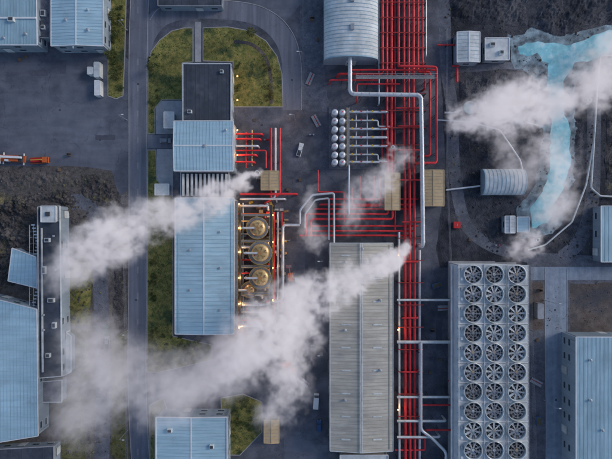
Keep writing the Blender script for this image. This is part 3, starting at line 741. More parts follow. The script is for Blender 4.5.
def vessel(px,py,R,h,k='gold'):
    o=Obj('condenser_vessel');c=P(px,py,h)
    o['shell'].cyl((c.x,c.y,0.5),(c.x,c.y,h-1.2),R,k,32,caps=False); o['head'].dome(c.x,c.y,h-1.2,R,1.2,k,32)
    o['plinth'].cyl((c.x,c.y,0),(c.x,c.y,0.5),R+0.5,'concrete',32)
    o['nozzle'].cyl((c.x,c.y,h),(c.x,c.y,h+0.9),0.5,'steel',16); o['nozzle'].cyl((c.x,c.y,h+0.9),(c.x,c.y,h+1.05),0.8,'copper',16)
    o['top_pipe'].tube([(c.x,c.y,h+0.6),(c.x-R-2.5,c.y,h+0.6),(c.x-R-2.5,c.y,2)],0.4,'alu',10)
    for i in range(6):
        t=i*math.pi/3+0.4; o['manways'].cyl((c.x+R*.65*math.cos(t),c.y+R*.65*math.sin(t),h-0.6),(c.x+R*.65*math.cos(t),c.y+R*.65*math.sin(t),h+0.2),0.24,'darkred' if i%3==0 else 'copper',10)
    # lifting ribs across the head
    for i in range(3):
        t=i*math.pi/3+0.1; d=Vector((math.cos(t),math.sin(t),0))*R*0.8; o['head_ribs'].beam(Vector((c.x,c.y,h-0.25))-d,Vector((c.x,c.y,h-0.25))+d,0.12,0.3,'copper')
    z=h-1.6; n=32
    r0,r1=R+0.02,R+1.15
    vs=[]
    for zz in (z,z+0.1):
        for r in (r0,r1):
            vs+=[(c.x+r*math.cos(2*math.pi*i/n),c.y+r*math.sin(2*math.pi*i/n),zz) for i in range(n)]
    fs=[]
    for i in range(n):
        j=(i+1)%n; fs+=[(2*n+i,3*n+i,3*n+j,2*n+j),(i,j,n+j,n+i),(n+i,n+j,3*n+j,3*n+i)]
    o['platform'].add(vs,fs,'grate')
    for i in range(n):
        t=2*math.pi*i/n;t2=2*math.pi*(i+1)/n; r=R+1.1
        o['railing'].beam((c.x+r*math.cos(t),c.y+r*math.sin(t),z+1.1),(c.x+r*math.cos(t2),c.y+r*math.sin(t2),z+1.1),0.12,0.07,'yellow')
        if i%2==0:o['railing'].box(c.x+r*math.cos(t),c.y+r*math.sin(t),z,z+1.1,0.09,0.09,'yellow')
    for i in range(8):
        t=2*math.pi*i/8; o['brackets'].box(c.x+(R+0.9)*math.cos(t),c.y+(R+.9)*math.sin(t),0,z,0.22,0.22,'darkred')
    o.done(); return c
for (x,y,R,h) in ((257,228,3.1,8),(260,253,3.4,9),(260,278,3.2,8),(249,290,2.0,6.5)): vessel(x,y,R,h)
o=Obj('condenser_pipework')
for i,y in enumerate((206,214,221,234,241,247,260,267,273,287,295,303,312,320,326)):
    z=3+(i%3)*1.2; k=['alu','red','gold','offwhite','steel','alu','red'][i%7]; r=0.5 if k=='alu' else 0.3
    pipe(o,[(238,y,z),(268-(i%4)*3,y,z),(268-(i%4)*3,y+3.5,z),down(268-(i%4)*3,y+3.5,z)],r,k)
for i,x in enumerate((239.5,243,274,278,282)):
    k=['gold','offwhite','red','alu','red'][i]
    pipe(o,[(x,203 if i<2 else 212,2+i*.3),(x,330-6*i,2+i*.3)],0.3,k)
for i,y in enumerate((134,139,146,155,162)):
    pipe(o,[(236,y,3+i*.4),(262-i*2,y,3+i*.4),down(262-i*2,y,3+i*.4)],0.4,'red' if i!=2 else 'alu')
for i,x in enumerate((271,275.5,280)):
    pipe(o,[(x,128,2.6),(x,200-3*i,2.6),(x-6,203-3*i,2.6),down(x-6,203-3*i,2.6)],0.4,'red' if i!=1 else 'alu')
pipe(o,[(236,150.5,2.6),(266,150.5,2.6),(266,168,2.6)],0.3,'red');pipe(o,[(246,132,2.0),(246,168,2.0)],0.28,'red');pipe(o,[(252,130,1.6),(252,166,1.6)],0.25,'gold')
pipe(o,[(236,305,5),(262,305,5),(283,300,5),(283,225,5),(300,225,5)],0.5,'alu')
pipe(o,[(240,194,3),(297,194,3),down(297,194,3)],0.42,'red')
pipe(o,[(240,199,3),(285,199,3),down(285,199,3)],0.45,'alu')
random.seed(21)
for i in range(170):
    x=random.uniform(238,287);y=random.uniform(200,336)
    p=P(x,y,0);k=random.choice(['steel','offwhite','yellow','red','darksteel','alu','tan','copper','gold'])
    t=random.random()
    if t<0.6: o['equipment_boxes'].box(p.x,p.y,0,random.uniform(0.6,2.2),random.uniform(.5,1.7),random.uniform(.5,1.7),k,random.choice((0,0,.3)))
    elif t<0.8: o['pumps'].cyl((p.x-0.8,p.y,0.6),(p.x+0.8,p.y,0.6),0.42,k,12); o['pumps'].box(p.x,p.y,0,0.3,2,0.9,'concrete')
    else: o['small_vessels'].cyl((p.x,p.y,0),(p.x,p.y,2.4),0.6,k,14); o['small_vessels'].dome(p.x,p.y,2.4,0.6,0.3,k,14)
o.done()
o=Obj('access_gantry')
for x in (240,271):
    a=P(x,205,6.2);b=P(x,325,6.2); o['grating'].beam(a,b,1.0,0.1,'darksteel')
    for dx in(-.6,.6):
        o['rails'].beam(a+Vector((dx,0,1.1)),b+Vector((dx,0,1.1)),0.09,0.06,'yellow')
        for i in range(16):
            c=a.lerp(b,i/15); o['posts'].box(c.x+dx,c.y,0 if i%3==0 else 6.2,7.3,0.09,0.09,'yellow')
for y in (215,241,266,293,318):
    a=P(240,y,6.2);b=P(271,y,6.2); o['cross_grating'].beam(a+Vector((.6,0,.003)),b-Vector((.6,0,-.003)),0.8,0.1,'grate')
    for dy in (-.45,.45): o['cross_rails'].beam(a+Vector((.6,dy,1.1)),b+Vector((-.6,dy,1.1)),0.08,0.06,'yellow')
o.done()
def stack(px,py,h,R=0.9):
    o=Obj('steam_vent_stack');c=P(px,py,h)
    o['shell'].revolve(c.x,c.y,[(R*1.1,0),(R,1),(R,h-0.4),(R+.1,h-0.3),(R+.1,h),(R-.12,h),(R-.12,h-1.5)],'alu',20)
    o['inner'].cyl((c.x,c.y,h-1.6),(c.x,c.y,h-1.5),R-.1,'black',20)
    o['silencer_base'].box(c.x,c.y,0,1.6,R*3,R*3,'concrete')
    for i in range(3):
        t=i*2.09; o['struts'].cyl((c.x+R*math.cos(t),c.y+R*math.sin(t),h*0.6),(c.x+R*2.6*math.cos(t),c.y+R*2.6*math.sin(t),0),0.1,'steel',8)
    o.done()
stack(257,173,9);stack(407,247,8);stack(268,318,7,0.7);stack(393,147,5,0.6);stack(305,306,4,0.6)
stack(590,100,4,0.8);stack(538,240,3,0.7)
for (x,y) in ((470,108),(520,118)):
    o=Obj('steam_silencer');c=P(x,y,4)
    o['drum'].revolve(c.x,c.y,[(2.6,0),(2.6,3.6),(2.75,3.7),(2.75,4),(2.3,4),(2.3,2.5)],'concrete',28); o['water'].cyl((c.x,c.y,2.3),(c.x,c.y,2.5),2.3,'water',28)
    o['inlet'].tube([(c.x-9,c.y-1,1.2),(c.x-5,c.y-1,1.2),(c.x-2.4,c.y,1.4)],0.4,'alu',10); o['outlet'].tube([(c.x+2.4,c.y,1.0),(c.x+5,c.y-1,0.6),(c.x+9,c.y-2,0.35)],0.35,'alu',10); o.done()
o=Obj('brine_pipeline')
pipe(o,[tuple(list(p)+[1.4]) for p in [(640,55),(600,56),(597,90),(594,140),(591,188),(600,196),(640,198)]],0.35,'offwhite',bands=6)
pipe(o,[(594,140,1.2),(586,185,1.2),(572,222,1.2),(545,245,1.2),(528,250,1.2)],0.3,'offwhite',bands=6)
o.done()
o=Obj('brine_pipeline')
pipe(o,[(437,120,1.5),(470,122,1.5),(500,130,1.5),(520,160,1.5),(523,172,1.5)],0.3,'alu');pipe(o,[(446,190,1.2),(480,186,1.2)],0.35,'alu')
pipe(o,[(452,66,1.2),(459,66,1.2)],0.3,'red'); pipe(o,[(457,68,1.6),(457,82,1.6)],0.5,'red')
pipe(o,[(437,45,1.2),(456,45,1.2)],0.35,'red')
o.done()

# ---------------------------------------------------------------- vehicles
def wheels(o,p,a,xs,w,r):
    c,s=math.cos(a),math.sin(a)
    for x in xs:
        for sy in(-1,1):
            y=sy*w/2; cx=p.x+x*c-y*s; cy=p.y+x*s+y*c
            n=Vector((-s,c,0))*0.14
            o['wheels'].cyl(Vector((cx,cy,r))-n,Vector((cx,cy,r))+n,r,'black',14); o['wheels'].cyl(Vector((cx,cy,r))-n*1.08,Vector((cx,cy,r))+n*1.08,r*0.55,'steel',10)
def lbox(m,p,a,x,y,z0,z1,w,d,k,taper=1.0):
    c,s=math.cos(a),math.sin(a); m.box(p.x+x*c-y*s,p.y+x*s+y*c,z0,z1,w,d,k,a,taper)
def car(name,px,py,a,k,L=4.5):
    o=Obj(name);p=P(px,py,0.02)
    lbox(o['body'],p,a,0,0,0.35,0.85,L,1.8,k); lbox(o['body'],p,a,0,0,0.85,0.98,L*0.97,1.72,k,0.96)
    x0=-0.25 if name!='pickup_truck' else 0.35; cl=L*0.55 if name!='pickup_truck' else L*0.34
    lbox(o['windows'],p,a,x0,0,0.97,1.45,cl,1.6,'glass',0.84); lbox(o['cab_roof'],p,a,x0,0,1.45,1.52,cl*0.82,1.34,k,0.95)
    if name=='pickup_truck': lbox(o['load_bed'],p,a,-L*0.3,0,0.985,1.0,L*0.33,1.4,'darksteel')
    lbox(o['lights'],p,a,L/2,0.6,0.6,0.75,0.06,0.35,'white');lbox(o['lights'],p,a,L/2,-0.6,0.6,0.75,0.06,0.35,'white')
    lbox(o['lights'],p,a,-L/2,0.6,0.6,0.75,0.06,0.3,'redpaint');lbox(o['lights'],p,a,-L/2,-0.6,0.6,0.75,0.06,0.3,'redpaint')
    lbox(o['bumpers'],p,a,L/2+0.03,0,0.35,0.5,0.12,1.7,'darksteel');lbox(o['bumpers'],p,a,-L/2-.03,0,0.35,0.5,0.12,1.7,'darksteel')
    for sy in (-1,1): lbox(o['mirrors'],p,a,L*0.14,sy*0.98,0.95,1.12,0.15,0.2,k)
    wheels(o,p,a,[-L*0.31,L*0.31],1.62,0.34); o.done()
car('parked_car',108,330,math.pi/2,'green',4.6);car('pickup_truck',108,342,math.pi/2,'grey',5.2)
car('pickup_truck',300,150,1.3,'white',5.3);car('parked_car',166,141,0,'grey')
car('parked_car',319,425,1.57,'bluepaint')
def van(px,py,a,k):
    o=Obj('delivery_van');p=P(px,py,0.02)
    lbox(o['body'],p,a,-0.5,0,0.4,2.5,4.6,2.0,k,0.97); lbox(o['cab'],p,a,2.2,0,0.4,1.3,1.3,1.95,k); lbox(o['windscreen'],p,a,1.95,0,1.3,2.2,0.9,1.8,'glass',0.85)
    lbox(o['roof_ribs'],p,a,-0.5,0.4,2.5,2.55,4,0.1,k);lbox(o['roof_ribs'],p,a,-0.5,-0.4,2.5,2.55,4,0.1,k)
    wheels(o,p,a,[-1.8,1.9],1.8,0.38);o.done()
van(316,400,1.5,'white')
def crane_truck(px,py,a):
    o=Obj('mobile_crane');p=P(px,py,0.02)
    lbox(o['chassis'],p,a,0,0,0.7,1.25,11.5,2.6,'orange'); lbox(o['cab'],p,a,4.9,0,1.25,2.5,1.7,2.4,'white',0.9); lbox(o['cab_glass'],p,a,5.35,0,1.8,2.55,0.6,2.0,'glass',0.9)
    lbox(o['superstructure'],p,a,-1.5,0,1.25,2.4,4.2,2.3,'orange',0.93); lbox(o['operator_cab'],p,a,0.8,0.9,1.3,2.7,1.6,0.9,'offwhite',0.85)
    lbox(o['boom'],p,a,1.0,-0.35,2.5,3.2,12.5,0.8,'white'); lbox(o['boom_head'],p,a,7.5,-0.35,2.3,3.2,0.8,1.0,'orange'); lbox(o['counterweight'],p,a,-4.4,0,1.26,2.3,1.2,2.5,'darksteel')
    for x in(-4.9,3.2): lbox(o['outriggers'],p,a,x,0,0.6,0.9,0.4,4.6,'white')
    wheels(o,p,a,[-4,-2.6,2.4,4.2],2.3,0.62);o.done()
crane_truck(13,159,math.pi-0.05)
def truck(px,py,a,k1,k2,L=7):
    o=Obj('flatbed_truck');p=P(px,py,0.02)
    lbox(o['chassis'],p,a,0,0,0.6,0.95,L,1.6,'darksteel'); lbox(o['cab'],p,a,L/2-0.9,0,0.8,2.6,1.8,2.3,k1,0.93); lbox(o['cab_glass'],p,a,L/2-0.25,0,1.6,2.3,0.5,2.1,'glass',0.95)
    lbox(o['bed'],p,a,-1,0,0.95,1.1,L-2.2,2.4,'wood'); lbox(o['load'],p,a,-1.2,0.1,1.1,1.9,L-3.5,1.7,k2,0.9); lbox(o['loader_arm'],p,a,L/2-2.1,0,1.1,2.9,0.4,0.5,'yellow');lbox(o['loader_arm'],p,a,0,0,2.9,3.15,L-3,0.35,'yellow')
    for sy in(-1,1): lbox(o['side_boards'],p,a,-1,sy*1.2,1.1,1.5,L-2.2,0.08,k1)
    wheels(o,p,a,[-L*0.33,-L*0.18,L*0.33],2.0,0.5);o.done()
truck(41,161,0.05,'orange','redpaint',7.5); truck(-6,161,0.0,'white','grey')
def boom_lift(px,py,a,ext):
    o=Obj('boom_lift');p=P(px,py,0.02)
    lbox(o['base'],p,a,0,0,0.5,1.0,3.4,2.2,'orange'); lbox(o['turret'],p,a,-0.4,0,1.0,2.0,2.4,1.7,'orange',0.9); wheels(o,p,a,[-1.2,1.2],2.2,0.5)
    c,s=math.cos(a),math.sin(a)
    q=Vector((p.x-1.4*c,p.y-1.4*s,2.1)); e=Vector((p.x+ext*c,p.y+ext*s,5.5)); o['boom'].cyl(q,e,0.28,'orange',8,0.18)
    lbox(o['basket_floor'],e,a,0.8,0,5.0,5.1,1.0,2.0,'grate')
    for sy in(-1,1):
        lbox(o['basket_rails'],e,a,0.8,sy*1.0,6.0,6.08,1.0,0.08,'redpaint'); lbox(o['basket_rails'],e,a,0.8+0.5*sy,0,6.0,6.08,0.08,2.0,'redpaint')
        for sx in (-1,1): lbox(o['basket_rails'],e,a,0.8+.48*sx,sy*.96,5.1,6.0,0.07,0.07,'redpaint')
    o.done()
boom_lift(291,277,1.7,4.0); boom_lift(286,364,0.4,2.2)

# ---------------------------------------------------------------- vegetation
def shrub(o,x,y,R,hh,k,z=0.08):
    o['stems'].cyl((x,y,z),(x+.1,y,z+hh*0.6),0.06,'wood',5)
    for _ in range(3):
        t=random.random()*6.28; o['stems'].cyl((x,y,z+.1),(x+R*.5*math.cos(t),y+R*.5*math.sin(t),z+hh*.7),0.04,'wood',4,0.02)
    n=int(60*R*R+35)
    cl=[(random.gauss(0,R*.45),random.gauss(0,R*.45),random.uniform(.3,.9)*hh) for _ in range(6)]
    for _ in range(n):
        c=random.choice(cl); q=Vector((x+c[0]+random.gauss(0,R*.24),y+c[1]+random.gauss(0,R*.24),z+max(.05,c[2]+random.gauss(0,hh*.15))))
        s=random.uniform(.1,.24); u=Vector((random.uniform(-1,1),random.uniform(-1,1),random.uniform(-.5,.5))).normalized()*s; w=u.cross(Vector((random.uniform(-.4,.4),random.uniform(-.4,.4),1))).normalized()*s
        o['leaves'].add([q-u,q-w*.7,q+u,q+w*.7],[(0,1,2,3)],k)
random.seed(5)
def hedge(pts,n,R,k='leaf',name='shrubs'):
    poly=[P(*p) for p in pts];x0=min(p.x for p in poly);x1=max(p.x for p in poly);y0=min(p.y for p in poly);y1=max(p.y for p in poly)
    o=Obj(name);c=0
    while c<n:
        x=random.uniform(x0,x1);y=random.uniform(y0,y1)
        if inside(x,y,poly):
            shrub(o,x,y,random.uniform(.6,1.2)*R,random.uniform(.8,1.6)*R,k if random.random()<.8 else 'leaf2'); c+=1
    o.done()
hedge([(110,0),(124,0),(122,92),(111,92)],42,0.9)
hedge([(149,52),(160,44),(160,95),(149,128)],14,0.7)
hedge([(176,336),(210,344),(210,358),(180,364)],26,0.9,name='hedge')
hedge([(150,260),(158,260),(158,300),(150,300)],16,0.9)
hedge([(262,60),(270,60),(278,100),(268,104),(262,80)],18,0.8,'leaf2')
hedge([(236,64),(240,64),(240,104),(236,104)],10,0.7)
hedge([(224,402),(258,404),(258,425),(230,446)],26,0.8)
hedge([(65,258),(88,260),(88,320),(66,320)],26,0.6,'leaf2')
hedge([(150,320),(170,340),(168,366),(150,366)],20,0.8)
hedge([(64,390),(84,392),(84,455),(64,455)],22,0.6,'leaf2');hedge([(113,342),(125,336),(125,455),(113,455)],22,0.6,'leaf')
def tree(px,py,hh,R):
    o=Obj('birch_tree');p=P(px,py,0.1);x,y=p.x,p.y
    o['trunk'].cyl((x,y,0),(x+.1,y,hh*.6),0.14,'wood',8,0.06)
    tips=[]
    for i in range(7):
        t=i*0.9+random.random()*.5; z0=hh*random.uniform(.3,.55); e=Vector((x+R*.7*math.cos(t),y+R*.7*math.sin(t),z0+hh*random.uniform(.2,.4))); o['limbs'].cyl((x,y,z0),e,0.07,'wood',5,0.025); tips.append(e)
    tips.append(Vector((x,y,hh*.9)))
    for e in tips:
        for _ in range(55):
            q=e+Vector((random.gauss(0,R*.22),random.gauss(0,R*.22),random.gauss(0,hh*.09)))
            s=random.uniform(.12,.26);u=Vector((random.uniform(-1,1),random.uniform(-1,1),random.uniform(-.5,.5))).normalized()*s;w=u.cross(Vector((random.uniform(-.4,.4),random.uniform(-.4,.4),1))).normalized()*s
            o['foliage'].add([q-u,q-w*.7,q+u,q+w*.7],[(0,1,2,3)],random.choice(['leaf','leaf','leaf2']))
    o.done()
for (x,y) in ((114,18),(119,36),(113,58),(118,78),(154,70),(153,360),(252,36),(245,398)): tree(x,y,random.uniform(3.5,5),random.uniform(1.5,2.1))

# ---------------------------------------------------------------- lamps, poles, clutter
def lamp_light(e,col=(1.0,0.52,0.2)):
    l=bpy.data.lights.new('lamp_glow','POINT'); l.energy=e; l.color=col; l.shadow_soft_size=0.2
    return l
def wall_lamp(px,py,z,dx,e=160):
    o=Obj('wall_lamp');p=P(px,py,z)
    o['bracket'].box(p.x-dx*.3,p.y,z-.1,z+.1,0.6,0.12,'darksteel'); o['housing'].box(p.x,p.y,z,z+.1,.22,.5,'steel'); o['bulb'].box(p.x+dx*.06,p.y,z-.22,z-.01,.42,.46,'lamp')
    ob=o.done(); l=bpy.data.objects.new('light',lamp_light(e)); l.parent=ob; l.location=Vector((p.x+dx*.7,p.y,z-.7))-ob.location; scene.collection.objects.link(l)
for y in (204,228,252,278,304,328): wall_lamp(238.5,y,7.5,1,330)
for y in (76,100,130,155): wall_lamp(237,y,6.5,1,240)
for (x,y) in ((398,255),(398,330),(398,410)): wall_lamp(x,y,6,1,170)
for (x,y) in ((273,215),(273,242),(273,268),(273,300)): wall_lamp(x,y,5.6,-1,260)
def street_lamp(px,py,a,lit=False):
    o=Obj('street_lamp');p=P(px,py,0); c,s=math.cos(a),math.sin(a)
    o['base'].cyl((p.x,p.y,0),(p.x,p.y,0.4),0.22,'concrete',10);o['pole'].cyl((p.x,p.y,0),(p.x,p.y,7.5),0.11,'steel',8,0.07)
    o['arm'].cyl((p.x,p.y,7.4),(p.x+1.3*c,p.y+1.3*s,7.8),0.06,'steel',6); o['head'].box(p.x+1.6*c,p.y+1.6*s,7.72,7.9,0.8,0.32,'offwhite',a); o['lens'].box(p.x+1.6*c,p.y+1.6*s,7.66,7.72,0.6,0.24,'lamp' if lit else 'glass',a)
    ob=o.done()
    if lit:
        l=bpy.data.objects.new('light',lamp_light(420)); l.parent=ob; l.location=Vector((p.x+1.6*c,p.y+1.6*s,7.4))-ob.location; scene.collection.objects.link(l)
for (x,y,a,l) in ((127,30,0,0),(127,120,0,0),(128,230,0,0),(128,330,0,0),(128,430,0,0),(295,120,3.1,1),(290,240,3.1,1),(302,60,3.1,0),(322,260,3.1,0),(322,350,3.1,0),(544,300,0,0),(544,400,0,0),(84,52,-1.5,0)): street_lamp(x,y,a,l)
random.seed(12)
def clutter(name,px,py):
    o=Obj(name);p=P(px,py,0.02);a=random.random()*3
    if name=='pallet_stack':
        for j in range(random.randint(2,5)):
            z=.02+j*.16
            for i in range(5): lbox(o['boards'],p,a,0,-.45+i*.22,z+.1,z+.13,1.2,.14,'wood')
            for i in (-1,0,1): lbox(o['bearers'],p,a,i*.5,0,z,z+.1,.12,1.0,'wood')
    elif name=='steel_drum':
        for i in range(3):
            x=p.x+i*.7;o['drums'].cyl((x,p.y,0.02),(x,p.y,.95),.3,random.choice(['bluepaint','redpaint','steel']),14); o['rims'].cyl((x,p.y,.5),(x,p.y,.55),.33,'darksteel',14)
    elif name=='cable_drum':
        o['flanges'].cyl((p.x,p.y-.5,.9),(p.x,p.y-.42,.9),.9,'wood',18);o['flanges'].cyl((p.x,p.y+.42,.9),(p.x,p.y+.5,.9),.9,'wood',18);o['cable'].cyl((p.x,p.y-.42,.9),(p.x,p.y+.42,.9),.6,'black',16)
    elif name=='pipe_stack':
        for i in range(6): lbox(o['pipes'],p,a,0,i*.35,.1,.35,5,.28,'darkred' if i==2 else 'steel')
        lbox(o['bearers'],p,a,-1.5,.9,.02,.1,.2,2.6,'wood');lbox(o['bearers'],p,a,1.5,.9,.02,.1,.2,2.6,'wood')
    elif name=='skip_container':
        lbox(o['tub'],p,a,0,0,.2,1.4,3.4,1.7,'bluepaint',1.12);lbox(o['contents'],p,a,0,0,1.41,1.5,3.4,1.6,'gravel',.9);lbox(o['skids'],p,a,0,.5,.02,.2,3,.15,'darksteel');lbox(o['skids'],p,a,0,-.5,.02,.2,3,.15,'darksteel')
    o.done()
for n,x,y in (('pallet_stack',20,60),('pallet_stack',26,57),('cable_drum',70,155),('pallet_stack',60,170),('pipe_stack',318,120),('steel_drum',310,135),('pallet_stack',300,180),
    ('skip_container',318,285),('pallet_stack',322,310),('cable_drum',300,330),('steel_drum',310,345),('pipe_stack',305,380),('pallet_stack',245,350),('pipe_stack',444,310),('pallet_stack',440,360),('skip_container',436,285),('steel_drum',448,380),
    ('cable_drum',540,290),('pallet_stack',537,340),('pipe_stack',537,380),('skip_container',537,420),('pallet_stack',470,240),('steel_drum',495,245),('pallet_stack',318,40),('cable_drum',312,20),('pipe_stack',312,80),('pallet_stack',255,120),('steel_drum',265,140),('pallet_stack',288,190),('steel_drum',292,300),('cable_drum',432,330),('pallet_stack',430,372)): clutter(n,x,y)
container(537,310,1.57,'steel')
o=Obj('hydrant_cabinet');p=P(456,225,0); o['cabinet'].box(p.x,p.y,0,1.2,2.4,2.4,'orange');o['lid'].box(p.x,p.y,1.2,1.3,2.6,2.6,'redpaint');o['handle'].box(p.x,p.y,1.3,1.4,.2,1,'steel');o.done()
o=Obj('hydrant_cabinet');p=P(287,365,0); o['cabinet'].box(p.x+2.5,p.y-2,0,1.1,1.4,1.4,'redpaint');o['lid'].box(p.x+2.5,p.y-2,1.1,1.2,1.6,1.6,'redpaint',0,.8);o.done()
def fence(pts):
    o=Obj('chain_link_fence');w=[P(*q) for q in pts]
    for a,b in zip(w[:-1],w[1:]):
        L=(b-a).length;n=max(1,int(L/3))
        for i in range(n+1):
            c=a.lerp(b,i/n);o['posts'].cyl((c.x,c.y,0),(c.x,c.y,2),.06,'steel',6)
        for z in(.3,1.1,1.95):o['rails'].beam((a.x,a.y,z),(b.x,b.y,z),.04,.04,'steel')
    o.done()
fence([(530,266),(530,330),(534,455)]);fence([(303,0),(303,110)]);fence([(446,30),(446,165),(450,262)]);fence([(124,196),(127,330),(128,458)])
o=Obj('road_marking')
for i in range(18):
    p=P(138,10+i*26,0)
    if abs(10+i*26-40)>12: o['m'].box(p.x,p.y,0.0375,0.041,.14,2.6,'mark')
o.done()
o=Obj('manhole_covers')
for x,y in ((138,84),(140,210),(136,300),(262,125),(310,200),(312,300),(60,110),(100,140),(292,80),(555,310),(556,400)):
    p=P(x,y,0);o['c'].cyl((p.x,p.y,0.0),(p.x,p.y,0.055),.42,'darksteel',16)
o.done()

# ---------------------------------------------------------------- steam
def steam_mat(name,k,e,col=(0.97,0.97,1.0)):
    m=bpy.data.materials.new(name);m.use_nodes=True;nt=m.node_tree;nt.nodes.clear();L=nt.links
    out=nt.nodes.new('ShaderNodeOutputMaterial');at=nt.nodes.new('ShaderNodeAttribute');at.attribute_name='density'
    mu=nt.nodes.new('ShaderNodeMath');mu.operation='MULTIPLY';mu.inputs[1].default_value=k;L.new(at.outputs['Fac'],mu.inputs[0])
    sc=nt.nodes.new('ShaderNodeVolumeScatter');sc.inputs['Color'].default_value=rgb(col);sc.inputs['Anisotropy'].default_value=0.0;L.new(mu.outputs[0],sc.inputs['Density'])
    me=nt.nodes.new('ShaderNodeMath');me.operation='MULTIPLY';me.inputs[1].default_value=e;L.new(mu.outputs[0],me.inputs[0])
    em=nt.nodes.new('ShaderNodeEmission');em.inputs['Color'].default_value=(0.92,0.86,0.97,1);L.new(me.outputs[0],em.inputs['Strength'])  # added mauve glow stands in for light scattered repeatedly inside the steam
    ad=nt.nodes.new('ShaderNodeAddShader');L.new(sc.outputs[0],ad.inputs[0]);L.new(em.outputs[0],ad.inputs[1]);L.new(ad.outputs[0],out.inputs['Volume'])
    return m
smat=steam_mat('steam_volume_self_lit',0.23,0.30)
def steam(name,pts,voxel=0.6,seed=0,noff=0.0,scale=0.13,warp=4.5):
    pp=smooth(pts,6); W=[];Rr=[];Dd=[]
    for q in pp:
        W.append(P(q[0],q[1],q[2]));Rr.append(max(.5,q[3]*S));Dd.append(max(0,q[4]))
    w2=[];r2=[];d2=[]
    for i in range(len(W)-1):
        n=max(1,int((W[i+1]-W[i]).length/0.8))
        for t in range(n):
            f=t/n;w2.append(W[i].lerp(W[i+1],f));r2.append(Rr[i]*(1-f)+Rr[i+1]*f);d2.append(Dd[i]*(1-f)+Dd[i+1]*f)
    me=bpy.data.meshes.new(name);me.from_pydata([tuple(v) for v in w2],[],[])
    a=me.attributes.new('rad','FLOAT','POINT');a.data.foreach_set('value',r2)
    a=me.attributes.new('dn','FLOAT','POINT');a.data.foreach_set('value',d2)
    ob=bpy.data.objects.new(name,me);scene.collection.objects.link(ob)
    mr=max(r2)*1.15+2
    mn=Vector((min(v[i] for v in w2)-mr for i in range(3)));mx=Vector((max(v[i] for v in w2)+mr for i in range(3)));mn.z=max(0.3,mn.z)
    ng=bpy.data.node_groups.new(name+'_nodes','GeometryNodeTree')
    ng.interface.new_socket('Geometry',in_out='INPUT',socket_type='NodeSocketGeometry');ng.interface.new_socket('Geometry',in_out='OUTPUT',socket_type='NodeSocketGeometry')
    N=ng.nodes;L=ng.links
    gi=N.new('NodeGroupInput');go=N.new('NodeGroupOutput')
    pos=N.new('GeometryNodeInputPosition')
    def vm(op,a,b=None,sc=None):
        x=N.new('ShaderNodeVectorMath');x.operation=op
        L.new(a,x.inputs[0])
        if b is not None:
            if isinstance(b,tuple):x.inputs[1].default_value=b
            else:L.new(b,x.inputs[1])
        if sc is not None:x.inputs['Scale'].default_value=sc
        return x
    def ma(op,a,b,c=None,clamp=False):
        x=N.new('ShaderNodeMath');x.operation=op;x.use_clamp=clamp
        for i,v in enumerate((a,b,c)):
            if v is None: continue
            if isinstance(v,(int,float)):x.inputs[i].default_value=v
            else:L.new(v,x.inputs[i])
        return x.outputs[0]
    off=vm('ADD',pos.outputs[0],(seed*13.7,seed*7.1,seed*3.3)).outputs[0]
    def nz(sc_,det,ro,dist=0):
        n=N.new('ShaderNodeTexNoise');n.inputs['Scale'].default_value=sc_;n.inputs['Detail'].default_value=det;n.inputs['Roughness'].default_value=ro;n.inputs['Distortion'].default_value=dist;L.new(off,n.inputs['Vector']);return n
    n1=nz(scale,4,.6)
    ctr=vm('SUBTRACT',n1.outputs['Color'],(.5,.5,.5)).outputs[0]; sc=vm('SCALE',ctr,sc=warp*2.5).outputs[0]
    q=vm('ADD',pos.outputs[0],sc).outputs[0]
    sn=N.new('GeometryNodeSampleNearest');sn.domain='POINT';L.new(gi.outputs[0],sn.inputs['Geometry']);L.new(q,sn.inputs['Sample Position'])
    def samp(dt,val):
        s=N.new('GeometryNodeSampleIndex');s.data_type=dt;s.domain='POINT';L.new(gi.outputs[0],s.inputs['Geometry'])
        L.new(val,s.inputs['Value']);L.new(sn.outputs[0],s.inputs['Index']);return s.outputs[0]
    def nat(nm):
        x=N.new('GeometryNodeInputNamedAttribute');x.data_type='FLOAT';x.inputs['Name'].default_value=nm;return x.outputs[0]
    pos2=N.new('GeometryNodeInputPosition')
    sp=samp('FLOAT_VECTOR',pos2.outputs[0]);sr=samp('FLOAT',nat('rad'));sd=samp('FLOAT',nat('dn'))
    di=vm('DISTANCE',q,sp).outputs['Value']
    dd=ma('DIVIDE',di,sr)
    base=ma('SUBTRACT',1.0,dd)
    n2=nz(scale*2.4,7,.66,.9)
    n3=nz(scale*0.6,3,.5)
    nn=ma('MULTIPLY_ADD',n2.outputs['Fac'],7.0,-4.1+noff)
    nn=ma('ADD',nn,ma('MULTIPLY_ADD',n3.outputs['Fac'],4.4,-2.2))
    t=ma('MULTIPLY_ADD',base,1.9,nn)
    t=ma('MINIMUM',t,1.4)
    edge=ma('MULTIPLY',base,1.8,clamp=True)
    t=ma('MAXIMUM',t,0.0)
    t=ma('MULTIPLY',t,edge);t=ma('MULTIPLY',t,sd)
    vc=N.new('GeometryNodeVolumeCube');L.new(t,vc.inputs['Density']);vc.inputs['Min'].default_value=mn;vc.inputs['Max'].default_value=mx
    for i,nm in enumerate(('Resolution X','Resolution Y','Resolution Z')): vc.inputs[nm].default_value=max(8,int((mx[i]-mn[i])/voxel))
    sm=N.new('GeometryNodeSetMaterial');sm.inputs['Material'].default_value=smat
    L.new(vc.outputs[0],sm.inputs['Geometry']);L.new(sm.outputs[0],go.inputs[0])
    md=ob.modifiers.new('steam','NODES');md.node_group=ng
    me.materials.append(smat)
    return ob
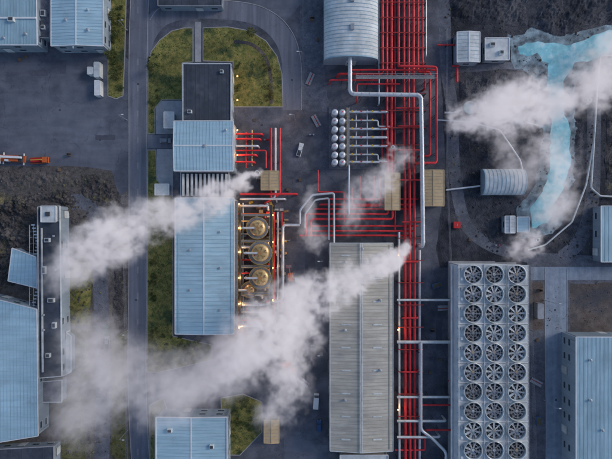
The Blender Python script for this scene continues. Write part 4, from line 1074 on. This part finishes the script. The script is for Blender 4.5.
steam('steam_plume',[(257,173,10,5,2.6),(240,183,12,11,2.0),(215,198,15,18,1.3),(185,210,18,24,.75),(150,222,20,28,.8),(112,238,22,32,.9),(80,260,24,28,.6),(58,282,25,22,.25)],seed=1,noff=.1)
steam('steam_plume',[(407,247,9,6,2.6),(392,260,11,13,2.1),(365,274,14,19,1.5),(338,288,16,24,1.2),(305,300,18,32,1.1),(272,322,19,36,.9),(248,348,20,36,.5),(228,375,20,30,.25)],seed=2,noff=.1)
steam('steam_plume',[(300,300,6,16,1.0),(300,335,8,28,.8),(285,365,10,32,.7),(288,395,10,30,.4),(270,415,10,22,.3)],seed=3,voxel=.7)
steam('steam_haze',[(240,345,8,34,.26),(200,378,9,42,.22),(160,388,10,44,.17),(115,370,10,46,.15),(88,345,10,40,.15),(88,410,8,44,.14)],seed=4,voxel=.8,noff=.5)
steam('steam_cloud',[(458,120,5,18,1.1),(485,115,8,30,1.1),(515,108,9,38,1.0),(545,100,9,32,.8),(562,108,8,22,.5)],seed=5,voxel=.6,noff=.1)
steam('steam_cloud',[(575,70,5,20,.5),(592,90,6,30,.8),(602,66,6,26,.6),(612,40,5,20,.5)],seed=6,voxel=.6,noff=.1)
steam('steam_cloud',[(537,238,3,14,.9),(527,246,5,22,.9),(512,254,5,18,.4)],seed=7,voxel=.5)
steam('steam_cloud',[(393,147,5,10,1.0),(402,158,7,18,.6),(385,178,8,20,.5),(365,198,8,24,.5),(350,222,8,18,.3)],seed=8,voxel=.5)
steam('steam_cloud',[(505,150,4,18,.35),(520,175,5,24,.25),(545,150,5,26,.35),(560,190,5,26,.3),(545,215,4,22,.4)],seed=9,voxel=.7,noff=.3)
steam('steam_cloud',[(310,190,5,10,.3),(306,225,6,18,.35),(316,245,6,16,.35)],seed=10,voxel=.5)

# ---------------------------------------------------------------- light, sky, camera
w=bpy.data.worlds.new('World');scene.world=w;w.use_nodes=True
nt=w.node_tree;sky=nt.nodes.new('ShaderNodeTexSky');sky.sky_type='NISHITA';sky.sun_disc=False
el=math.radians(26);az=math.radians(70)
sky.sun_elevation=el;sky.sun_rotation=az;sky.altitude=50;sky.air_density=1.0;sky.dust_density=1.5;sky.ozone_density=2.0
nt.links.new(sky.outputs[0],nt.nodes['Background'].inputs[0]);nt.nodes['Background'].inputs[1].default_value=0.15
sl=bpy.data.lights.new('sun','SUN');sl.energy=1.25;sl.angle=math.radians(16);sl.color=(1,.9,.84)
so=bpy.data.objects.new('sun',sl);scene.collection.objects.link(so)
d=Vector((math.sin(az)*math.cos(el),math.cos(az)*math.cos(el),math.sin(el)))
so.rotation_euler=d.to_track_quat('Z','Y').to_euler()
cd=bpy.data.cameras.new('camera');cd.sensor_width=36;cd.lens=24;cd.clip_end=6000;cd.clip_start=1
co=bpy.data.objects.new('camera',cd);co.location=(0,0,H);scene.collection.objects.link(co);scene.camera=co
scene.view_settings.view_transform='Standard'
